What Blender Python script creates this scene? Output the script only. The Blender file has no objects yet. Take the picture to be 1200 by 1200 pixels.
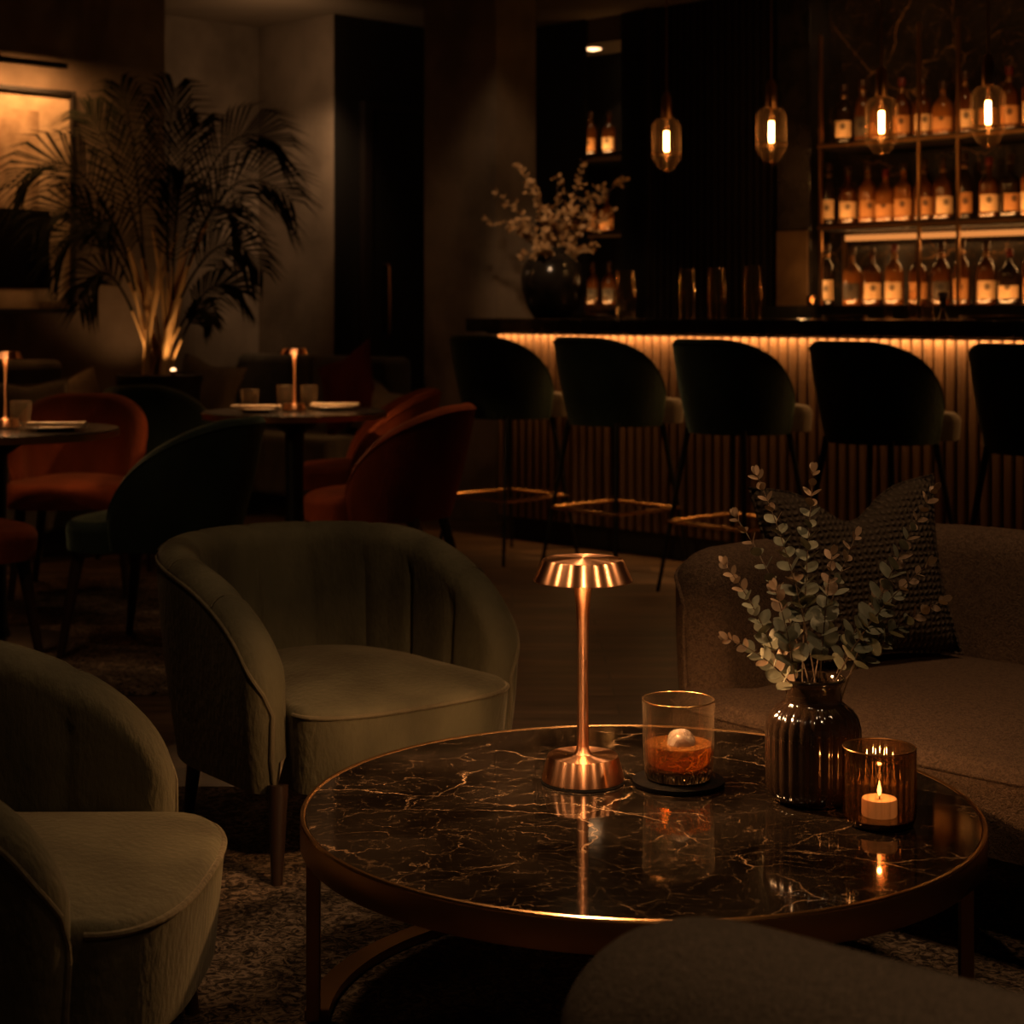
import bpy, bmesh, math, random
from mathutils import Vector, Matrix
random.seed(7)
PI = math.pi
scn = bpy.context.scene
COL = scn.collection
H, F, HY = 1.16, 2050.0, 365.0          # eye height, focal length in pixels of a 1200 px frame, horizon row

def P(px, py, Y):                        # a measured direction at a known distance -> point in the room
    return Vector(((px-600)/F*Y, Y, H-(py-HY)/F*Y))
def wall_pt(px, t):                      # point on the room plane t (rooms axes s,t are turned 45 degrees)
    x = (px-600)/F; Y = t*math.sqrt(2)/(1+x); return x*Y, Y
def st(X, Y): return (X-Y)/math.sqrt(2), (X+Y)/math.sqrt(2)
def xy(s, t): return (s+t)/math.sqrt(2), (t-s)/math.sqrt(2)
def s_of(px, t): return st(*wall_pt(px, t))[0]

# ------------------------------------------------------------------ materials
def mat(name, col=(.5,.5,.5), rough=.5, metal=0., **k):
    m = bpy.data.materials.new(name); m.use_nodes = True
    b = m.node_tree.nodes['Principled BSDF']
    b.inputs['Base Color'].default_value = (*col, 1); b.inputs['Roughness'].default_value = rough
    b.inputs['Metallic'].default_value = metal
    for kk, v in k.items():
        b.inputs[kk].default_value = v
    return m
def N(m, t, **k):
    n = m.node_tree.nodes.new(t)
    for a, v in k.items():
        if a.startswith('_'): setattr(n, a[1:], v)
        else: n.inputs[a.replace('__', ' ')].default_value = v
    return n
def L(m, a, b): m.node_tree.links.new(a, b)
def bsdf(m): return m.node_tree.nodes['Principled BSDF']
def ramp(m, fac, stops):
    r = N(m, 'ShaderNodeValToRGB'); e = r.color_ramp.elements
    while len(e) < len(stops): e.new(.5)
    for el, (p, c) in zip(e, stops): el.position = p; el.color = (*c, 1) if len(c) == 3 else c
    L(m, fac, r.inputs[0]); return r.outputs[0]
def noisy(m, c1, c2, scale, bump=0, bscale=None, detail=4, stretch=(1,1,1), lo=.35, hi=.65, dist=.01, rot=0):
    tc = N(m, 'ShaderNodeTexCoord'); mp = N(m, 'ShaderNodeMapping'); mp.inputs['Scale'].default_value = stretch
    mp.inputs['Rotation'].default_value = (0,0,rot)
    L(m, tc.outputs['Object'], mp.inputs[0])
    n = N(m, 'ShaderNodeTexNoise', Scale=scale, Detail=detail); L(m, mp.outputs[0], n.inputs['Vector'])
    L(m, ramp(m, n.outputs['Fac'], [(lo, c1), (hi, c2)]), bsdf(m).inputs['Base Color'])
    if bump:
        n2 = N(m, 'ShaderNodeTexNoise', Scale=bscale or scale*6, Detail=5); L(m, mp.outputs[0], n2.inputs['Vector'])
        bp = N(m, 'ShaderNodeBump', Strength=bump, Distance=dist); L(m, n2.outputs['Fac'], bp.inputs['Height'])
        L(m, bp.outputs[0], bsdf(m).inputs['Normal'])
    return m
def velvet(name, c, s=1.35, sheen=.35, tint=(1,.9,.75), bscale=90):
    m = mat(name, c, .85); b = bsdf(m)
    b.inputs['Sheen Weight'].default_value = sheen; b.inputs['Sheen Roughness'].default_value = .35
    b.inputs['Sheen Tint'].default_value = (*tint, 1); b.inputs['Specular IOR Level'].default_value = .15
    return noisy(m, tuple(x/s for x in c), tuple(x*s for x in c), 7, .35, bscale, 5, (1,1,.45))
M = {}
M['olive'] = velvet('olive_velvet', (.090,.080,.046), sheen=.16, tint=(1,.85,.6))
M['olive_pipe'] = velvet('olive_piping', (.11,.090,.052), sheen=.3, tint=(1,.85,.6))
M['green'] = velvet('dark_green_velvet', (.020,.030,.021), sheen=.4, tint=(.8,1,.7))
M['rust'] = velvet('rust_velvet', (.15,.030,.008), sheen=.15, tint=(1,.4,.15))
M['rust_dim'] = velvet('deep_red_cloth', (.09,.013,.006), sheen=.1, tint=(1,.4,.2))
M['grey'] = velvet('taupe_fabric', (.085,.070,.050), bscale=60)
M['stoolseat'] = velvet('stool_seat_fabric', (.058,.044,.028), sheen=.2)
def tweed(name, c1, c2, sc=140):
    m = mat(name, c1, .95); b = bsdf(m); b.inputs['Specular IOR Level'].default_value = .08
    tc = N(m, 'ShaderNodeTexCoord'); n = N(m, 'ShaderNodeTexNoise', Scale=sc, Detail=3, Distortion=1.4)
    L(m, tc.outputs['Object'], n.inputs['Vector'])
    L(m, ramp(m, n.outputs['Fac'], [(.38, c1), (.62, c2)]), b.inputs['Base Color'])
    bp = N(m, 'ShaderNodeBump', Strength=.8, Distance=.008); L(m, n.outputs['Fac'], bp.inputs['Height']); L(m, bp.outputs[0], b.inputs['Normal'])
    return m
M['sofa'] = tweed('brown_boucle', (.070,.043,.026), (.125,.078,.047), 150)
M['tweed'] = tweed('grey_tweed', (.070,.056,.040), (.115,.09,.064), 260)
M['pillow'] = tweed('textured_cushion', (.045,.032,.021), (.12,.088,.058), 60)
def pillow_weave(m):
    b = bsdf(m); tc = N(m, 'ShaderNodeTexCoord')
    w1 = N(m, 'ShaderNodeTexWave', Scale=22, Distortion=3, Detail=3); w1.bands_direction = 'X'; w1.inputs['Detail Scale'].default_value = 3
    w2 = N(m, 'ShaderNodeTexWave', Scale=22, Distortion=3, Detail=3); w2.bands_direction = 'Z'; w2.inputs['Detail Scale'].default_value = 3
    for w in (w1, w2): L(m, tc.outputs['Object'], w.inputs['Vector'])
    mx = N(m, 'ShaderNodeMath', _operation='MULTIPLY'); L(m, w1.outputs['Fac'], mx.inputs[0]); L(m, w2.outputs['Fac'], mx.inputs[1])
    L(m, ramp(m, mx.outputs[0], [(.0,(.045,.032,.021)),(.8,(.085,.062,.041))]), b.inputs['Base Color'])
    bp = N(m, 'ShaderNodeBump', Strength=.8, Distance=.01); L(m, mx.outputs[0], bp.inputs['Height']); L(m, bp.outputs[0], b.inputs['Normal'])
pillow_weave(M['pillow'])
M['wood'] = noisy(mat('dark_walnut', (.03,.015,.008), .4), (.018,.009,.005), (.05,.024,.012), 12, .1, 60, stretch=(1,1,.15))
M['black'] = mat('black_metal', (.012,.011,.010), .38, .6)
M['blackstone'] = noisy(mat('black_stone', (.02,.018,.015), .16), (.010,.009,.008), (.032,.026,.020), 9)
M['panel'] = mat('black_panel', (.007,.006,.005), .5)
M['slat'] = mat('dark_slats', (.016,.011,.008), .42)
M['ribs'] = noisy(mat('fluted_wood', (.10,.055,.028), .5), (.085,.045,.022), (.14,.075,.036), 8, .1, 40, stretch=(1,1,.1))
ANR = .25
def brushed(name, col, rough, aniso):
    m = mat(name, col, rough, 1.); b = bsdf(m)
    b.inputs['Anisotropic'].default_value = aniso; b.inputs['Anisotropic Rotation'].default_value = ANR
    tg = N(m, 'ShaderNodeTangent'); tg.direction_type = 'RADIAL'; tg.axis = 'Z'
    L(m, tg.outputs[0], b.inputs['Tangent'])
    tc = N(m, 'ShaderNodeTexCoord'); mp = N(m, 'ShaderNodeMapping'); mp.inputs['Scale'].default_value = (4,4,900)
    L(m, tc.outputs['Object'], mp.inputs[0])
    n = N(m, 'ShaderNodeTexNoise', Scale=1., Detail=2); L(m, mp.outputs[0], n.inputs['Vector'])
    bp = N(m, 'ShaderNodeBump', Strength=.03, Distance=.0005); L(m, n.outputs['Fac'], bp.inputs['Height']); L(m, bp.outputs[0], b.inputs['Normal'])
    return m
M['copper'] = brushed('brushed_copper', (.86,.44,.23), .29, .97)
M['brass'] = mat('aged_brass', (.42,.23,.10), .33, 1.)
M['brassband'] = noisy(mat('dark_bronze_band', (.30,.16,.07), .42, 1.), (.27,.14,.06), (.38,.20,.09), 5)
M['bronzepanel'] = noisy(mat('bronze_panel', (.3,.17,.07), .5, .4), (.16,.085,.035), (.34,.19,.08), 3)
M['gold'] = mat('brass_trim', (.75,.42,.17), .25, 1.)
M['concrete'] = noisy(mat('brown_plaster', (.2,.15,.1), .9), (.125,.092,.062), (.24,.18,.125), 2.6, .3, 18, 8)
M['ceiling'] = noisy(mat('ceiling_plaster', (.2,.15,.1), .9), (.16,.12,.08), (.2,.15,.10), 1.5)
M['planter'] = noisy(mat('dark_planter', (.02,.016,.012), .6), (.014,.011,.009), (.03,.023,.017), 10)
M['soil'] = mat('soil', (.02,.013,.008), .95)
M['palmstem'] = mat('palm_stem', (.42,.26,.11), .6)
M['palmleaf'] = mat('palm_leaf', (.010,.011,.005), .8, **{'Specular IOR Level': .06})
M['euc'] = noisy(mat('eucalyptus_leaf', (.17,.19,.13), .6), (.20,.21,.14), (.36,.35,.24), 25)
M['euc2'] = mat('eucalyptus_tip', (.36,.24,.14), .6)
M['eucstem'] = mat('eucalyptus_stem', (.16,.10,.055), .6)
M['dried'] = mat('dried_blossom', (.42,.25,.11), .6)
M['wax'] = mat('candle_wax', (.85,.62,.38), .6, **{'Emission Color': (1,.42,.13,1), 'Emission Strength': .35})  # emission paints the flame's glow through the wax
M['plate'] = mat('cream_china', (.22,.17,.12), .35)
M['linen'] = mat('cream_linen', (.34,.25,.16), .9)
M['steel'] = mat('polished_steel', (.55,.42,.3), .2, 1.)
M['cap'] = mat('bottle_cap', (.06,.03,.015), .35, .4)
M['capred'] = mat('bottle_cap_red', (.12,.012,.006), .4)
M['rubber'] = mat('black_leather', (.012,.010,.008), .6)
M['matboard'] = noisy(mat('picture_paper', (.5,.38,.24), .9), (.36,.26,.16), (.62,.47,.30), 5, detail=6)
M['ink'] = mat('black_ink', (.006,.005,.004), .9, **{'Specular IOR Level': .02})
M['frame'] = mat('black_frame', (.01,.008,.007), .4)
M['umber'] = noisy(mat('art_wash', (.3,.2,.12), .9), (.24,.16,.09), (.5,.36,.22), 8, detail=6)
def emis(name, col, s):
    m = bpy.data.materials.new(name); m.use_nodes = True; nt = m.node_tree; nt.nodes.clear()
    o = nt.nodes.new('ShaderNodeOutputMaterial'); e = nt.nodes.new('ShaderNodeEmission')
    e.inputs[0].default_value = (*col, 1); e.inputs[1].default_value = s; nt.links.new(e.outputs[0], o.inputs[0]); return m
M['led'] = emis('led_strip', (1,.33,.075), .75)
M['fil'] = emis('filament', (1,.50,.17), 60)
M['lampled'] = emis('lamp_diffuser', (1,.50,.20), 1000)
M['flame'] = emis('flame', (1,.50,.15), 14)
M['spotled'] = emis('downlight_lens', (1,.55,.25), 5)
def thin(name, tint, gloss=.2, rough=.05, grazing=.75, gcol=(1,.85,.65), edge=.35, dens=.0):   # thin-walled glass: clear with a fresnel sheen
    m = bpy.data.materials.new(name); m.use_nodes = True; nt = m.node_tree; nt.nodes.clear()
    o = nt.nodes.new('ShaderNodeOutputMaterial'); t = nt.nodes.new('ShaderNodeBsdfTransparent'); t.inputs[0].default_value = (*tint, 1)
    g = nt.nodes.new('ShaderNodeBsdfGlossy'); g.inputs['Roughness'].default_value = rough; g.inputs[0].default_value = (*gcol, 1)
    lw = nt.nodes.new('ShaderNodeLayerWeight'); lw.inputs[0].default_value = .35
    mr = nt.nodes.new('ShaderNodeMapRange'); mr.inputs[3].default_value = gloss*.35; mr.inputs[4].default_value = grazing
    pw = nt.nodes.new('ShaderNodeMath'); pw.operation = 'POWER'; pw.inputs[1].default_value = 2.2
    nt.links.new(lw.outputs['Facing'], pw.inputs[0]); nt.links.new(pw.outputs[0], mr.inputs[0])
    mx = nt.nodes.new('ShaderNodeMixShader'); nt.links.new(mr.outputs[0], mx.inputs[0]); nt.links.new(t.outputs[0], mx.inputs[1]); nt.links.new(g.outputs[0], mx.inputs[2])
    df = nt.nodes.new('ShaderNodeBsdfDiffuse'); df.inputs[0].default_value = (*[x*edge for x in gcol], 1)  # pale scatter at the edges stands in for light refracted in the glass
    tl = nt.nodes.new('ShaderNodeBsdfTranslucent'); tl.inputs[0].default_value = (*[x*edge for x in gcol], 1)
    a1 = nt.nodes.new('ShaderNodeMixShader'); a1.inputs[0].default_value = .5; nt.links.new(df.outputs[0], a1.inputs[1]); nt.links.new(tl.outputs[0], a1.inputs[2])
    a2 = nt.nodes.new('ShaderNodeMixShader'); a2.inputs[0].default_value = min(edge,.45)*(1-dens); nt.links.new(g.outputs[0], a2.inputs[1]); nt.links.new(a1.outputs[0], a2.inputs[2])
    nt.links.new(a2.outputs[0], mx.inputs[2])
    if dens > 0:      # light crosses more glass where the wall turns away
        ml = nt.nodes.new('ShaderNodeMix'); ml.data_type = 'RGBA'; p2 = nt.nodes.new('ShaderNodeMath'); p2.operation = 'POWER'; p2.inputs[1].default_value = .8
        nt.links.new(lw.outputs['Facing'], p2.inputs[0]); nt.links.new(p2.outputs[0], ml.inputs['Factor'])
        ml.inputs['A'].default_value = (*tint, 1); ml.inputs['B'].default_value = (*[x**(1+4*dens)*(1-dens) for x in tint], 1); nt.links.new(ml.outputs['Result'], t.inputs[0])
    nt.links.new(mx.outputs[0], o.inputs[0]); return m
M['glass'] = thin('clear_glass', (.95,.91,.86), .2, .07, .85, (1,.8,.55), .32)
M['barglass'] = thin('bar_glass', (.95,.90,.82), .22, .10, .95, (1,.75,.45), .22)
M['pglass'] = thin('pendant_glass', (.86,.76,.62), .08, .15, .6, (1,.6,.3), .5)
M['smoke'] = thin('smoked_glass', (.66,.42,.26), .35, .06, .45, (1,.7,.4), .1, .9)
M['vglass'] = mat('bronze_glass', (.030,.017,.010), .09, 0., **{'Coat Weight': .6, 'Coat Roughness': .05, 'IOR': 1.7})
M['amber'] = mat('whisky', (.85,.38,.09), .05, 0., **{'Transmission Weight': .72, 'IOR': 1.2, 'Subsurface Weight': .0})
def whisky(m):
    nt = m.node_tree; o = [n for n in nt.nodes if n.type == 'OUTPUT_MATERIAL'][0]; b = bsdf(m)
    t = N(m, 'ShaderNodeBsdfTranslucent'); t.inputs[0].default_value = (.95,.44,.10,1); tr = N(m, 'ShaderNodeBsdfTransparent'); tr.inputs[0].default_value = (.95,.55,.18,1)
    tc = N(m, 'ShaderNodeTexCoord'); n = N(m, 'ShaderNodeTexNoise', Scale=38, Detail=3, Distortion=2); L(m, tc.outputs['Object'], n.inputs['Vector'])
    f = ramp(m, n.outputs['Fac'], [(.45,(0,0,0)), (.70,(.5,.5,.5))])
    a = N(m, 'ShaderNodeMixShader'); L(m, f, a.inputs[0]); L(m, tr.outputs[0], a.inputs[1]); L(m, t.outputs[0], a.inputs[2])
    c = N(m, 'ShaderNodeMixShader'); c.inputs[0].default_value = .5; L(m, b.outputs[0], c.inputs[1]); L(m, a.outputs[0], c.inputs[2]); L(m, c.outputs[0], o.inputs[0])
whisky(M['amber'])
M['amber_top'] = thin('whisky_surface', (.85,.5,.2), .8, .05, .9, (1,.6,.3))
M['ice'] = mat('ice', (.93,.82,.68), .18, 0., **{'Transmission Weight': .7, 'IOR': 1.3})
noisy(M['ice'], (.70,.55,.42), (1,.92,.82), 40, .5, 60, lo=.3, hi=.7)
def bottle_glass(name, c, e):
    m = mat(name, c, .12, 0., **{'Coat Weight': .5})
    b = bsdf(m); b.inputs['Subsurface Weight'].default_value = 0
    b.inputs['Transmission Weight'].default_value = e
    return m
M['bg1'] = bottle_glass('amber_bottle_glass', (.10,.032,.008), .15)
M['bg2'] = bottle_glass('dark_bottle_glass', (.018,.010,.006), 0)
M['bg3'] = bottle_glass('honey_bottle_glass', (.24,.085,.018), .15)
def label_mat(name, c, blot):
    m = mat(name, c, .7); b = bsdf(m)
    tc = N(m, 'ShaderNodeTexCoord'); mp = N(m, 'ShaderNodeMapping'); mp.inputs['Location'].default_value = (0,0,-.085); mp.vector_type = 'POINT'
    L(m, tc.outputs['Object'], mp.inputs[0]); v = N(m, 'ShaderNodeVectorMath', _operation='MULTIPLY'); v.inputs[1].default_value = (1,0,.85); L(m, mp.outputs[0], v.inputs[0])
    ln = N(m, 'ShaderNodeVectorMath', _operation='LENGTH'); L(m, v.outputs[0], ln.inputs[0])
    L(m, ramp(m, ln.outputs['Value'], [(.008, tuple(x*.22 for x in c)), (.0125, tuple(x*.3 for x in c)), (.015, c)]), b.inputs['Base Color']); return m
M['l1'] = label_mat('cream_label', (.62,.42,.22), .55)
M['l2'] = label_mat('amber_label', (.42,.20,.065), .5)
M['l3'] = label_mat('dark_label', (.05,.035,.02), .6)
# marble table top
def marble(name, base, vein, scale, rough=.07):
    m = mat(name, base, rough); b = bsdf(m)
    tc = N(m, 'ShaderNodeTexCoord')
    nz = N(m, 'ShaderNodeTexNoise', Scale=scale*1.1, Detail=6, Roughness=.6); L(m, tc.outputs['Object'], nz.inputs['Vector'])
    sc = N(m, 'ShaderNodeVectorMath', _operation='SCALE'); sc.inputs['Scale'].default_value = .20
    L(m, nz.outputs['Color'], sc.inputs[0])
    ad = N(m, 'ShaderNodeVectorMath', _operation='ADD'); L(m, tc.outputs['Object'], ad.inputs[0]); L(m, sc.outputs[0], ad.inputs[1])
    def veins(s, w, off):
        mp = N(m, 'ShaderNodeMapping'); mp.inputs['Location'].default_value = off; mp.inputs['Rotation'].default_value = (0,0,.5)
        mp.inputs['Scale'].default_value = (1,1.55,1)
        L(m, ad.outputs[0], mp.inputs[0])
        v = N(m, 'ShaderNodeTexVoronoi', Scale=s); v.feature = 'DISTANCE_TO_EDGE'; L(m, mp.outputs[0], v.inputs['Vector'])
        r = ramp(m, v.outputs['Distance'], [(0,(1,1,1)), (w*.35,(.45,.45,.45)), (w,(0,0,0))])
        k = N(m, 'ShaderNodeTexNoise', Scale=s*2.2, Detail=3); L(m, mp.outputs[0], k.inputs['Vector'])
        kr = ramp(m, k.outputs['Fac'], [(.44,(.03,.03,.03)), (.62,(1,1,1))])
        mm = N(m, 'ShaderNodeMath', _operation='MULTIPLY'); L(m, r, mm.inputs[0]); L(m, kr, mm.inputs[1]); return mm.outputs[0]
    a = veins(scale, .010, (0,0,0)); c = veins(scale*2.7, .012, (3.1,1.7,0)); d = veins(scale*8, .03, (7.3,4.7,0))
    def mul(x, f):
        q = N(m, 'ShaderNodeMath', _operation='MULTIPLY'); L(m, x, q.inputs[0]); q.inputs[1].default_value = f; return q.outputs[0]
    s1 = N(m, 'ShaderNodeMath', _operation='ADD'); L(m, a, s1.inputs[0]); L(m, mul(c, .65), s1.inputs[1])
    s2 = N(m, 'ShaderNodeMath', _operation='ADD'); s2.use_clamp = True; L(m, s1.outputs[0], s2.inputs[0]); L(m, mul(d, .28), s2.inputs[1])
    cl = N(m, 'ShaderNodeTexNoise', Scale=scale*1.6, Detail=7); L(m, ad.outputs[0], cl.inputs['Vector'])
    basec = ramp(m, cl.outputs['Fac'], [(.4, tuple(x*.4 for x in base)), (.7, tuple(x*2.2 for x in base))])
    mix = N(m, 'ShaderNodeMix', _data_type='RGBA'); L(m, s2.outputs[0], mix.inputs['Factor']); L(m, basec, mix.inputs['A']); mix.inputs['B'].default_value = (*vein, 1)
    L(m, mix.outputs['Result'], b.inputs['Base Color'])
    return m
M['marble'] = marble('black_marble', (.009,.0065,.0045), (.40,.25,.135), 3.3, .06)
M['marble_wall'] = marble('marble_wall_panel', (.012,.009,.006), (.50,.24,.08), 2.3, .4)
# floor planks
def planks():
    m = mat('oak_herringbone', (.1,.06,.03), .42); b = bsdf(m)
    tc = N(m, 'ShaderNodeTexCoord'); mp = N(m, 'ShaderNodeMapping'); mp.inputs['Rotation'].default_value = (0,0,0)
    L(m, tc.outputs['Object'], mp.inputs[0])
    br = N(m, 'ShaderNodeTexBrick', Scale=1.0); br.inputs['Brick Width'].default_value = .62; br.inputs['Row Height'].default_value = .12
    br.inputs['Mortar Size'].default_value = .0025; br.inputs['Color1'].default_value = (.10,.060,.030,1); br.inputs['Color2'].default_value = (.052,.030,.016,1); br.inputs['Mortar'].default_value = (.008,.005,.003,1)
    L(m, mp.outputs[0], br.inputs['Vector'])
    mp2 = N(m, 'ShaderNodeMapping'); mp2.inputs['Scale'].default_value = (1.2,11,1); L(m, tc.outputs['Object'], mp2.inputs[0])
    n = N(m, 'ShaderNodeTexNoise', Scale=2.2, Detail=6); L(m, mp2.outputs[0], n.inputs['Vector'])
    mix = N(m, 'ShaderNodeMix', _data_type='RGBA'); mix.blend_type = 'MULTIPLY'; mix.inputs['Factor'].default_value = .8
    L(m, br.outputs['Color'], mix.inputs['A']); L(m, ramp(m, n.outputs['Fac'], [(.35,(.3,.3,.3)), (.65,(1.6,1.5,1.4))]), mix.inputs['B'])
    L(m, mix.outputs['Result'], b.inputs['Base Color'])
    bp = N(m, 'ShaderNodeBump', Strength=.25, Distance=.004); L(m, n.outputs['Fac'], bp.inputs['Height']); L(m, bp.outputs[0], b.inputs['Normal'])
    return m
M['floor'] = planks()
def rugm(name, c1, c2, c3):
    m = mat(name, c1, .98); b = bsdf(m); b.inputs['Specular IOR Level'].default_value = .05
    tc = N(m, 'ShaderNodeTexCoord')
    n = N(m, 'ShaderNodeTexNoise', Scale=38, Detail=5, Distortion=2.2, Roughness=.65); L(m, tc.outputs['Object'], n.inputs['Vector'])
    n2 = N(m, 'ShaderNodeTexNoise', Scale=3.2, Detail=5); L(m, tc.outputs['Object'], n2.inputs['Vector'])
    a = ramp(m, n.outputs['Fac'], [(.40,c1), (.50,c2), (.60,c3)])
    mix = N(m, 'ShaderNodeMix', _data_type='RGBA'); mix.blend_type = 'MULTIPLY'; mix.inputs['Factor'].default_value = 1
    L(m, a, mix.inputs['A']); L(m, ramp(m, n2.outputs['Fac'], [(.4,(.4,.38,.36)), (.62,(1.2,1.2,1.2))]), mix.inputs['B'])
    L(m, mix.outputs['Result'], b.inputs['Base Color'])
    bp = N(m, 'ShaderNodeBump', Strength=1, Distance=.012); L(m, n.outputs['Fac'], bp.inputs['Height']); L(m, bp.outputs[0], b.inputs['Normal'])
    return m
M['rug'] = rugm('patterned_rug', (.030,.021,.014), (.12,.085,.055), (.30,.21,.135))

# ------------------------------------------------------------------ mesh building
def light(kind, loc, energy, col=(1,.62,.34), size=.05, target=None, **k):
    ld = bpy.data.lights.new(kind.lower()+'_light', kind); ld.energy = energy; ld.color = col
    if kind in ('POINT','SPOT'): ld.shadow_soft_size = size
    elif kind == 'AREA': ld.size = size
    for a, v in k.items():
        if a != 'rot': setattr(ld, a, v)
    lo = bpy.data.objects.new(ld.name, ld); COL.objects.link(lo); lo.location = loc
    if target is not None: lo.rotation_euler = (Vector(target)-Vector(loc)).to_track_quat('-Z', 'Y').to_euler()
    if 'rot' in k: lo.rotation_euler = k['rot']
    return lo
class MB:
    def __init__(s): s.v = []; s.f = []; s.mi = []; s.cur = 0
    def add(s, vs, fs):
        o = len(s.v); s.v += [tuple(v) for v in vs]
        for f in fs: s.f.append(tuple(i+o for i in f)); s.mi.append(s.cur)
        return s
    def box(s, x0, x1, y0, y1, z0, z1):
        return s.add([(x,y,z) for z in (z0,z1) for y in (y0,y1) for x in (x0,x1)],
            [(0,2,3,1),(4,5,7,6),(0,1,5,4),(2,6,7,3),(0,4,6,2),(1,3,7,5)])
    def lathe(s, prof, n=40, c=(0,0,0), flute=None, caps=(1,1), ax=None):
        vs = []; fs = []
        for j, (r, z) in enumerate(prof):
            for i in range(n):
                a = 2*PI*i/n; rr = r if not flute else flute(r, z, a)
                vs.append((c[0]+rr*math.cos(a), c[1]+rr*math.sin(a), c[2]+z))
        for j in range(len(prof)-1):
            for i in range(n):
                k = (i+1) % n; fs.append((j*n+i, j*n+k, (j+1)*n+k, (j+1)*n+i))
        if caps[0]: fs.append(tuple(range(n))[::-1])
        if caps[1]: fs.append(tuple((len(prof)-1)*n+i for i in range(n)))
        return s.add(vs, fs)
    def tube(s, pts, r, n=8, caps=True):
        pts = [Vector(p) for p in pts]; rs = r if isinstance(r, (list, tuple)) else [r]*len(pts)
        vs = []; fs = []; up = None
        for i, p in enumerate(pts):
            d = (pts[min(i+1, len(pts)-1)]-pts[max(i-1, 0)])
            d = d.normalized() if d.length > 1e-9 else Vector((0,0,1))
            if up is None: up = Vector((0,0,1)) if abs(d.z) < .9 else Vector((1,0,0))
            a = d.cross(up); 
            if a.length < 1e-6: a = d.cross(Vector((0,1,0)))
            a.normalize(); b = a.cross(d).normalized(); up = b
            for k in range(n):
                t = 2*PI*k/n; vs.append(p+(a*math.cos(t)+b*math.sin(t))*rs[i])
        for i in range(len(pts)-1):
            for k in range(n):
                q = (k+1) % n; fs.append((i*n+k, i*n+q, (i+1)*n+q, (i+1)*n+k))
        if caps: fs.append(tuple(range(n))); fs.append(tuple((len(pts)-1)*n+k for k in range(n))[::-1])
        return s.add(vs, fs)
    def rings(s, rings, closed=True, capa=True, capb=True, capu=False):
        n = len(rings[0]); vs = [p for r in rings for p in r]; fs = []
        for j in range(len(rings)-1):
            for i in range(n if closed else n-1):
                k = (i+1) % n; fs.append((j*n+i, j*n+k, (j+1)*n+k, (j+1)*n+i))
        if capa: fs.append(tuple(range(n))[::-1])
        if capb: fs.append(tuple((len(rings)-1)*n+i for i in range(n)))
        return s.add(vs, fs)
    def build(s, name, m, parent=None, smooth=True, bevel=0, loc=None, rz=0, angle=40, sub=0, bseg=3):
        me = bpy.data.meshes.new(name); me.from_pydata(s.v, [], s.f); 
        bm = bmesh.new(); bm.from_mesh(me); bmesh.ops.recalc_face_normals(bm, faces=bm.faces); bm.to_mesh(me); bm.free()
        ms = m if isinstance(m, (list, tuple)) else [m]
        for q in ms: me.materials.append(q)
        if len(ms) > 1: me.polygons.foreach_set('material_index', s.mi)
        if smooth:
            me.polygons.foreach_set('use_smooth', [True]*len(me.polygons))
            me.set_sharp_from_angle(angle=math.radians(angle))
        o = bpy.data.objects.new(name, me); COL.objects.link(o)
        if parent: o.parent = parent
        if loc is not None: o.location = loc
        o.rotation_euler.z = rz
        if bevel:
            b = o.modifiers.new('bevel', 'BEVEL'); b.width = bevel; b.segments = bseg; b.limit_method = 'ANGLE'
        if sub:
            q = o.modifiers.new('sub', 'SUBSURF'); q.levels = q.render_levels = sub
        return o
def tag(o, label, cat, group=None, kind=None):
    o['label'] = label; o['category'] = cat
    if group: o['group'] = group
    if kind: o['kind'] = kind
    return o
def thing(name, loc, rz, label, cat, group=None):
    o = bpy.data.objects.new(name, None); COL.objects.link(o); o.location = loc; o.rotation_euler.z = rz
    o.empty_display_size = .1
    return tag(o, label, cat, group)
def struct(o): o['kind'] = 'structure'; return o
def dup(root, loc, rz, label, group=None):
    r = root.copy(); COL.objects.link(r); r.location = loc; r.rotation_euler.z = rz; r['label'] = label
    if group: r['group'] = group
    for ch in [c for c in bpy.data.objects if c.parent == root]:
        c = ch.copy(); COL.objects.link(c); c.parent = r
        for g in [q for q in bpy.data.objects if q.parent == ch]:
            d = g.copy(); COL.objects.link(d); d.parent = c
    return r
R45 = -PI/4
def sbox(name, m, s0, s1, t0, t1, z0, z1, parent=None, bevel=0):
    return MB().box(s0, s1, t0, t1, z0, z1).build(name, m, parent, smooth=False, rz=0 if parent else R45, bevel=bevel)

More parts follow.
